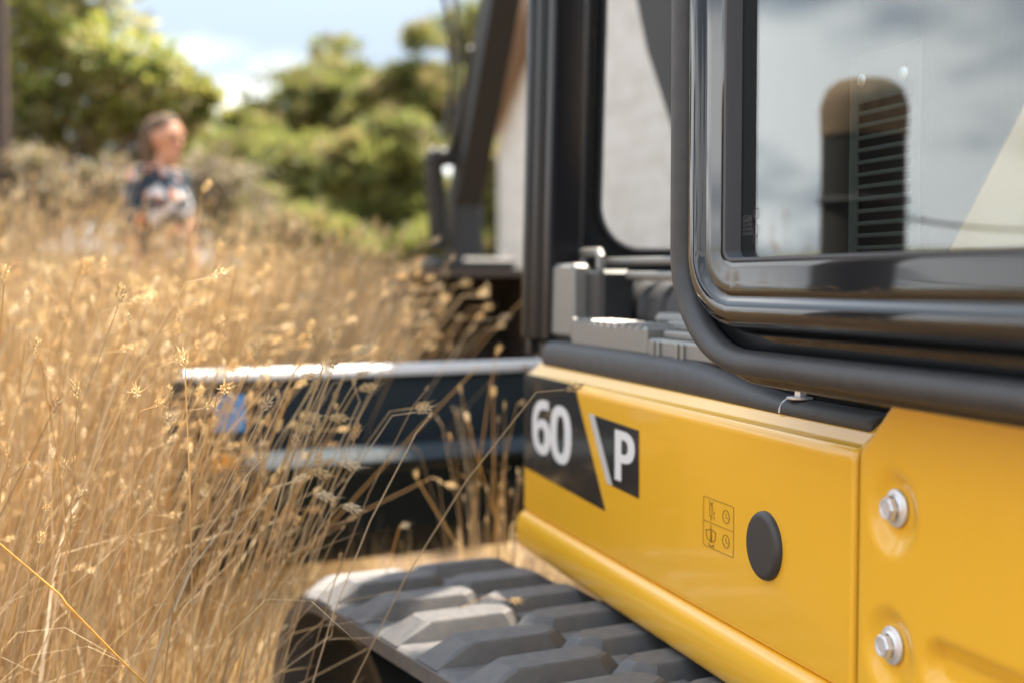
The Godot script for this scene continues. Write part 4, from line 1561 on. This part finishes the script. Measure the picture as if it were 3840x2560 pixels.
# ---------------------------------------------------------------- strainer post that the door glass mirrors
func fence_post() -> void:
	var at := Vector3(-0.635, 0, -3.325)
	at.y = ground_height(at)
	var t := thing("strainer_post", "thick dark timber strainer post with pale cut top in the grass", "post", at)
	var s := Soup.new()
	s.lathe(Vector3.ZERO, Vector3.UP, [[-0.2, 0.125], [0.4, 0.122], [1.1, 0.118], [1.56, 0.116]], 20)
	obj("shaft", s.mesh(60), M.weathered_timber, t)
	s = Soup.new()
	s.lathe(Vector3.ZERO, Vector3.UP, [[1.56, 0.119], [1.64, 0.122], [1.69, 0.105], [1.715, 0.07], [1.72, 0.0]], 20)
	obj("cut_top", s.mesh(60), M.timber, t)
	for y in [1.38, 1.10]:
		s = Soup.new()
		var ring := []
		var rad := []
		for k in 17:
			ring.append(Vector3(cos(TAU * k / 16), 0, sin(TAU * k / 16)) * 0.124 + Vector3(0, y, 0))
			rad.append(0.006)
		s.tube(ring, rad, 5, false)
		obj("wire_tie", s.mesh(60), M.lip_rubber, t)
		var w := thing("fence_wire", ("upper" if y > 1.2 else "lower") + " sagging fence wire tied to the timber strainer post", "wire", at + Vector3(0, y, -0.12))
		s = Soup.new()
		var pts := []
		var rr := []
		for k in 13:
			var q := k / 12.0
			pts.append(Vector3(-3.6 * q, -0.35 * q * (1.0 - q) * 2.0 + 0.35 * q, -2.2 * q))
			rr.append(0.006)
		s.tube(pts, rr, 5)
		obj("strand", s.mesh(60), M.lip_rubber, w)

# ---------------------------------------------------------------- grass
func seed_head(s: Soup, at: Vector3, dir: Vector3, length: float, r: RandomNumberGenerator, awns := true) -> void:
	dir = dir.normalized()
	var u := dir.cross(Vector3(0.3, 0.2, 0.9)).normalized()
	var w := dir.cross(u)
	var n := 16
	for k in n:
		var t := float(k) / n
		var an := 2.4 * k
		var out := u * cos(an) + w * sin(an)
		var b := at + dir * length * t * 0.8
		var fat := length * 0.17 * (0.55 + 0.9 * sin(PI * clampf(t * 0.9 + 0.12, 0, 1)))
		var tip := b + dir * length * 0.30 + out * fat
		var side := dir.cross(out).normalized() * length * 0.06
		var mid := b + dir * length * 0.14 + out * fat * 0.85
		s.tri(b, mid + side, tip); s.tri(b, tip, mid - side)
		s.tri(b, mid + out * length * 0.03, mid + side); s.tri(mid + out * length * 0.03, tip, mid + side)
		if awns and k % 2 == 0:
			var at2 := tip + (dir * 0.8 + out * 0.5).normalized() * length * r.randf_range(0.25, 0.6)
			s.tri(tip - side * 0.25, tip + side * 0.25, at2)

func stalk_mesh(seed_no: int, lean: float, bend: float, thick: float, head_len: float, leaves: int) -> ArrayMesh:
	var r := RandomNumberGenerator.new()
	r.seed = seed_no
	var s := Soup.new()
	var tip := Vector3(lean, 0.97, r.randf_range(-0.05, 0.05))
	var pts := bez(Vector3.ZERO, Vector3(lean * 0.15, 0.6, 0), tip, 6)
	pts.append(tip + Vector3(bend * 0.05, 0.03 * (1.0 - absf(bend)), 0))
	var rad := []
	for k in pts.size():
		rad.append(thick * lerpf(1.0, 0.55, k / 7.0))
	s.tube(pts, rad, 4, false)
	seed_head(s, pts[-1], Vector3(bend + lean * 0.4, 1.0 - absf(bend) * 0.9, r.randf_range(-0.2, 0.2)), head_len, r)
	for k in leaves:
		var h := r.randf_range(0.05, 0.5)
		var i := int(h * 6)
		var b: Vector3 = (pts[i] as Vector3).lerp(pts[i + 1], h * 6 - i)
		var an := r.randf() * TAU
		var d := Vector3(cos(an), 0, sin(an))
		var l := r.randf_range(0.18, 0.42)
		var e := bez(b, b + d * l * 0.35 + Vector3(0, l * 0.8, 0), b + d * l * 0.9 + Vector3(0, l * r.randf_range(-0.1, 0.7), 0), 4)
		var sd := d.cross(Vector3.UP) * thick * 2.0
		for j in 4:
			var w0 := 1.0 - j / 4.0
			var w1 := 1.0 - (j + 1) / 4.0
			s.quad(e[j] - sd * w0, e[j] + sd * w0, e[j + 1] + sd * w1, e[j + 1] - sd * w1)
	for i in s.p.size():
		s.c.push_back(Color.WHITE)
	return s.mesh(70)

func tuft_mesh(seed_no: int, blades: int, spread: float, thick: float) -> ArrayMesh:
	var r := RandomNumberGenerator.new()
	r.seed = seed_no
	var s := Soup.new()
	for k in blades:
		var b := Vector3(r.randfn() * 0.06, 0, r.randfn() * 0.06)
		var an := r.randf() * TAU
		var d := Vector3(cos(an), 0, sin(an)) * r.randf_range(0.1, 1.0) * spread + Vector3(0.12, 0, 0)
		var l := r.randf_range(0.45, 1.0)
		var e := bez(b, b + d * 0.25 + Vector3(0, l * 0.7, 0), b + d + Vector3(0, l * r.randf_range(0.6, 1.0), 0), 4)
		var sd := Vector3(-d.z, 0, d.x).normalized() * thick
		for j in 4:
			var w0 := 1.0 - j / 4.0 * 0.8
			var w1 := 1.0 - (j + 1) / 4.0 * 0.8
			s.quad(e[j] - sd * w0, e[j] + sd * w0, e[j + 1] + sd * w1, e[j + 1] - sd * w1)
	for i in s.p.size():
		s.c.push_back(Color.WHITE)
	return s.mesh(70)

func straw_color() -> Color:
	var a := rng.randf()
	var c := Color(0.64, 0.52, 0.335)
	if a < 0.22:
		c = Color(0.72, 0.62, 0.46)
	elif a < 0.40:
		c = Color(0.60, 0.45, 0.255)
	elif a < 0.52:
		c = Color(0.48, 0.36, 0.235)
	var g := rng.randf_range(0.78, 1.12)
	return Color(c.r * g, c.g * g, c.b * g)

func grass_ok(p: Vector3) -> bool:
	var u := slew.inverse() * p       # x across, -z ahead, in the tracks' axes
	if u.x > 0.66 and u.z > -3.22 and u.x < 3.1:
		return false
	if p.x > 0.72 and p.x < 2.8 and p.z > -2.7:
		return false
	var c := cam_xy(p)
	if c.y > -0.9 and c.y < 1.72 and absf(c.x) < 0.95 + maxf(0.0, -c.y):
		return false
	if p.x > -0.15 and p.x < 0.8 and p.z > -2.0:
		return false
	# keeps the sight line to the tracks and skirt open
	if c.y < 3.4 and c.x > -lerpf(0.175, 0.30, smoothstep(1.9, 2.5, c.y)) * c.y:
		return false
	if c.y >= 3.4 and c.y < 7.5 and c.x > -0.135 * c.y:
		return false
	if Vector2(p.x - 4.5, 0).x > -0.2 and p.z > -17 and p.z < -4 and p.x < 11:
		return false
	return true

func scatter(meshes: Array, count: int, right: Vector2, ahead: Vector2, height: Vector2, called: String, parent: Node, lean_turn := 0.9, bias := 1.0) -> void:
	var lists := []
	var cols := []
	for m in meshes:
		lists.append([])
		cols.append([])
	var made := 0
	var tries := 0
	var patch := FastNoiseLite.new()
	patch.seed = 3
	patch.frequency = 0.8
	while made < count and tries < count * 6:
		tries += 1
		var ah := lerpf(ahead.x, ahead.y, pow(rng.randf(), bias))
		var p := from_cam(rng.randf_range(right.x, right.y), ah)
		if not grass_ok(p):
			continue
		p.y = ground_height(p) - 0.01
		var h := rng.randf_range(height.x, height.y) * (1.0 + 0.22 * patch.get_noise_2d(p.x, p.z))
		if cam_xy(p).x < -0.45 * cam_xy(p).y:
			h *= 0.82
		var k := rng.randi() % meshes.size()
		var turn := deg_to_rad(YAW) + rng.randfn() * lean_turn
		var loose := 0.45 if rng.randf() < 0.1 and cam_xy(p).x < -0.3 * cam_xy(p).y else 0.08
		var b := Basis(Vector3.UP, turn) * Basis(Vector3(0, 0, 1), rng.randfn() * loose) * Basis(Vector3(1, 0, 0), rng.randfn() * loose)
		lists[k].append(Transform3D(b.scaled(Vector3(h, h, h)), p))
		cols[k].append(straw_color())
		made += 1
	obj(called, bake(meshes, lists, cols), M.straw, parent)

func patch_field(patches: Array, cell: float, right: Vector2, ahead: Vector2, height: Vector2, called: String, parent: Node, turn_sd: float) -> void:
	# grass patches on a jittered grid, shared meshes
	var lists := []
	var cols := []
	for m in patches:
		lists.append([])
		cols.append([])
	var a := ahead.x
	while a < ahead.y:
		var r := right.x
		while r < right.y:
			var p := from_cam(r + rng.randf_range(-0.5, 0.5) * cell * 0.6, a + rng.randf_range(-0.5, 0.5) * cell * 0.6)
			r += cell
			if not grass_ok(p):
				continue
			var cc := cam_xy(p)
			var tall := 0.75 + 0.50 * smoothstep(-0.3, -1.3, cc.x) * smoothstep(9.0, 5.0, a) * smoothstep(-0.52, -0.42, cc.x / maxf(cc.y, 0.1))
			var h := rng.randf_range(height.x, height.y) * tall
			p.y = ground_height(p) - 0.01
			var k := rng.randi() % patches.size()
			var b := Basis(Vector3.UP, deg_to_rad(YAW) + rng.randfn() * turn_sd)
			lists[k].append(Transform3D(b.scaled(Vector3(1, h, 1)), p))
			var g := rng.randf_range(0.85, 1.12)
			cols[k].append(Color(g, g, g))
		a += cell
	for k in patches.size():
		if lists[k].size():
			multi(called, patches[k], M.straw, lists[k], cols[k], parent)

func patch_mesh(stalks: Array, n_stalks: int, tufts: Array, n_tufts: int, size: float) -> ArrayMesh:
	var all := stalks + tufts
	var lists := []
	var cols := []
	for m in all:
		lists.append([])
		cols.append([])
	for i in n_stalks + n_tufts:
		var stalk := i < n_stalks
		var k: int = rng.randi() % stalks.size() if stalk else stalks.size() + rng.randi() % tufts.size()
		var h := rng.randf_range(0.72, 1.08) if stalk else rng.randf_range(0.45, 0.85)
		var b := Basis(Vector3.UP, rng.randfn() * (0.8 if stalk else 3.0)) * Basis(Vector3(0, 0, 1), rng.randfn() * 0.07)
		lists[k].append(Transform3D(b.scaled(Vector3.ONE * h), Vector3(rng.randf_range(-0.5, 0.5), 0, rng.randf_range(-0.5, 0.5)) * size))
		cols[k].append(straw_color())
	return bake(all, lists, cols)

func stuff(called: String, label: String) -> Node3D:
	var o := Node3D.new()
	o.name = called
	o.set_meta("kind", "stuff")
	o.set_meta("label", label)
	o.set_meta("category", "grass")
	add_child(o)
	return o

func grass() -> void:
	var fine := []
	for k in 7:
		fine.append(stalk_mesh(100 + k, [0.22, 0.3, 0.16, 0.34, 0.26, 0.12, 0.2][k], [0.2, 0.6, 0.1, 0.8, 0.35, 0.05, -0.2][k], 0.0012, [0.028, 0.024, 0.02, 0.028, 0.012, 0.022, 0.014][k], 1))
	var coarse := []
	for k in 4:
		coarse.append(stalk_mesh(200 + k, [0.18, 0.26, 0.12, 0.3][k], [0.2, 0.5, 0.1, 0.7][k], 0.0015, [0.026, 0.012, 0.022, 0.01][k], 4))
	var tufts := []
	for k in 4:
		tufts.append(tuft_mesh(300 + k, 26, 0.28, 0.0016))
	var wide := []
	for k in 3:
		wide.append(tuft_mesh(400 + k, 30, 0.4, 0.004))
	var near := stuff("grass", "tall dry straw-coloured grass standing beside the excavator's track")
	scatter(fine, 6400, Vector2(-2.2, 0.3), Vector2(1.72, 4.6), Vector2(0.85, 1.16), "stalks", near, 0.7, 0.9)
	scatter(tufts, 2300, Vector2(-2.4, 0.3), Vector2(1.7, 4.8), Vector2(0.4, 0.72), "blades", near, 1.2)
	var field := stuff("field_grass", "pale dry grass filling the paddock behind the dozer blade")
	var patches := []
	for k in 5:
		patches.append(patch_mesh(coarse, 210, wide, 44, 0.9))
	patch_field(patches, 0.6, Vector2(-6.5, 4.0), Vector2(4.2, 9.0), Vector2(0.95, 1.1), "patch", field, 0.35)
	patch_field(patches, 0.85, Vector2(-9.0, 5.0), Vector2(9.0, 20.0), Vector2(0.9, 1.1), "far_patch", field, 0.35)
	patch_field(patches, 1.0, Vector2(-12.0, -1.2), Vector2(-6.0, 4.2), Vector2(0.9, 1.1), "side_patch", field, 3.0)
	patch_field(patches, 1.3, Vector2(-24.0, -6.5), Vector2(4.2, 22.0), Vector2(0.9, 1.1), "outer_patch", field, 3.0)
	# trampled brown grass between the track and the blade
	var flat := stuff("trampled_grass", "low dry grass on the ground under and beyond the raised blade")
	var lists := [[], [], []]
	var cols := [[], [], []]
	for k in 1900:
		var strip := k < 1200
		var u := Vector3(rng.randf_range(0.6, 2.7), 0, rng.randf_range(-2.98, -2.58)) if strip else Vector3(rng.randf_range(0.55, 3.0), 0, rng.randf_range(-3.1, -8.0))
		var p := slew * u
		p.y = ground_height(p) - 0.01
		var h := rng.randf_range(0.40, 0.68) if strip else rng.randf_range(0.22, 0.5)
		var i := k % 3
		var b := Basis(Vector3.UP, rng.randf() * TAU) * Basis(Vector3(0, 0, 1), rng.randfn() * 0.35)
		lists[i].append(Transform3D(b.scaled(Vector3.ONE * h), p))
		cols[i].append(straw_color())
	obj("blades", bake([tufts[0], tufts[1], tufts[2]], lists, cols), M.straw, flat)
	var clump := thing("straw_clump", "pale straw clump standing against the yellow panel's front corner", "grass", Vector3(0.735, 0, -2.66))
	var cl := []
	var cc := []
	for m in coarse:
		cl.append([])
		cc.append([])
	for k in 60:
		var h := rng.randf_range(0.55, 0.92)
		var b := Basis(Vector3.UP, rng.randf() * TAU) * Basis(Vector3(0, 0, 1), rng.randfn() * 0.06)
		cl[k % 4].append(Transform3D(b.scaled(Vector3(0.55, 1.0, 0.55) * h), Vector3(rng.randfn() * 0.03, 0, rng.randfn() * 0.05)))
		cc[k % 4].append(straw_color())
	obj("stalks", bake(coarse, cl, cc), M.straw, clump)
	hero_stalks()

func hero_stalks() -> void:
	# single stalks that stand out: [foot x, foot y, head x, head y, depth, head length, nod] in photograph pixels
	var list := [
		[100, 2000, 305, 985, 2.3, 0.026, 0.7], [230, 2100, 525, 1085, 2.25, 0.026, 0.9], [60, 2000, 90, 1290, 2.2, 0.0, 0.0], [0, 1700, 14, 1060, 1.85, 0.03, 0.0],
		[560, 1900, 755, 725, 2.5, 0.032, 0.3], [330, 1900, 490, 1075, 2.4, 0.026, 0.3], [390, 1950, 565, 1075, 2.4, 0.026, 0.3], [400, 2000, 490, 1170, 2.3, 0.024, 0.1],
		[640, 2000, 815, 960, 2.35, 0.028, 0.05], [740, 2000, 893, 975, 2.35, 0.028, 0.1], [780, 2050, 975, 1035, 2.4, 0.028, 0.3], [720, 2050, 935, 1110, 2.4, 0.028, 0.3],
		[560, 2000, 640, 1000, 2.45, 0.03, 0.6], [600, 2100, 690, 1090, 2.4, 0.028, 0.6], [650, 2100, 760, 1060, 2.4, 0.03, 0.8], [700, 2200, 820, 1060, 2.35, 0.026, 0.2],
		[900, 2150, 1150, 1250, 2.3, 0.028, 0.1], [930, 2200, 1210, 1400, 2.2, 0.03, 0.2], [880, 2150, 1100, 1450, 2.2, 0.028, 0.5], [960, 2250, 1340, 1455, 2.15, 0.034, 0.85],
		[850, 2150, 1010, 1290, 2.3, 0.026, 0.6], [800, 2100, 880, 1200, 2.35, 0.026, 0.7], [1000, 2200, 1230, 1560, 2.1, 0.034, 1.3], [1010, 2250, 1270, 1730, 2.05, 0.036, 1.6],
		[1000, 2250, 1160, 1760, 2.05, 0.036, 1.7], [990, 2200, 1100, 1600, 2.1, 0.034, 1.3], [960, 2250, 1130, 1560, 2.1, 0.034, 1.1], [1020, 2300, 1280, 1890, 2.0, 0.034, 1.7],
		[1030, 2350, 1180, 1850, 2.0, 0.034, 1.4], [240, 2000, 300, 1370, 2.3, 0.024, 0.2], [430, 2100, 420, 1290, 2.3, 0.026, 0.6], [450, 2200, 480, 1330, 2.3, 0.03, 0.4],
		[500, 2200, 600, 1330, 2.2, 0.03, 0.3], [560, 2200, 520, 1330, 2.2, 0.03, 0.3], [60, 2200, 30, 1180, 2.3, 0.026, 0.5], [130, 2200, 70, 1230, 2.4, 0.026, 0.6],
		[1270, 1960, 1795, 1370, 2.75, 0.0, 0.0], [1750, 2080, 1560, 1790, 2.7, 0.024, 0.4], [1880, 1900, 1850, 1490, 2.75, 0.028, 0.0], [1850, 1850, 1755, 1580, 2.7, 0.026, 0.0],
		[1890, 1950, 1940, 1510, 2.62, 0.03, 1.0], [1800, 1950, 1860, 1330, 2.8, 0.024, 0.2], [1480, 2120, 1500, 1970, 2.45, 0.028, 0.5], [1560, 1350, 1720, 1065, 3.6, 0.03, 0.4],
		[1600, 1400, 1700, 1195, 3.6, 0.03, 0.5],
	]
	var first := true
	for q in list:
		var depth: float = q[4]
		var head := at_depth(q[2], q[3], depth)
		var foot := at_depth(q[0], q[1], depth + 0.12)
		var d := (head - foot).normalized()
		var base := foot - d * ((foot.y - ground_height(foot)) / maxf(d.y, 0.35))
		var look: String = "bare broken grass stalk" if q[5] == 0.0 else ("dry grass stalk with a curled-over seed head" if q[6] >= 1.0 else ("dry grass stalk with a nodding seed head" if q[6] >= 0.5 else "dry grass stalk with an upright seed head"))
		var place: String = "standing above the tall straw-coloured grass" if q[0] < 600 else ("in front of the dozer blade's free end" if q[0] < 1100 else ("between the track and the yellow side panel" if depth < 3.0 else "beyond the dozer blade by the bucket"))
		var g := thing("grass_stalk", look + " " + place, "grass stalk", base, "single grass stalks")
		var s := Soup.new()
		var top := head - base
		var right := Basis(Vector3.UP, deg_to_rad(YAW)) * Vector3(1, 0, 0)
		var ctrl := top * 0.62 + Vector3(0, 0.05, 0) * clampf(q[6], 0.0, 1.0) - right * 0.03
		var pts := bez(Vector3.ZERO, ctrl, top, 12)
		var rad := []
		for k in pts.size():
			rad.append(lerpf(0.0019, 0.0010, k / 12.0))
		s.tube(pts, rad, 6)
		for i in s.p.size():
			s.c.push_back(Color(0.54, 0.40, 0.20))
		obj("stem", s.mesh(70), M.straw, g)
		if q[5] > 0.0:
			s = Soup.new()
			var dir: Vector3 = (pts[-1] - pts[-2]).normalized()
			dir = (dir + right * float(q[6]) - Vector3(0, 0.8, 0) * float(q[6])).normalized()
			seed_head(s, top, dir, q[5], rng)
			var tone := Color(0.66, 0.54, 0.34) if rng.randf() < 0.7 else Color(0.72, 0.65, 0.52)
			for i in s.p.size():
				s.c.push_back(tone)
			obj("seed_head", s.mesh(70), M.straw, g)
	# one stalk lying across the near grass
	var a := at_depth(-60, 1990, 1.62)
	var b := at_depth(425, 2447, 1.66)
	var c := at_depth(700, 2720, 1.75)
	var g := thing("fallen_stalk", "golden broken stalk leaning across the grass with a knotted joint", "grass stalk", Vector3(b.x, 0, b.z))
	var s := Soup.new()
	s.tube([a - g.position, at_depth(226, 2232, 1.63) - g.position, at_depth(247, 2266, 1.63) - g.position, b - g.position, c - g.position], [0.0012, 0.0014, 0.0019, 0.0013, 0.0013], 6)
	for i in s.p.size():
		s.c.push_back(Color(0.62, 0.42, 0.14))
	obj("stem", s.mesh(70), M.straw, g)
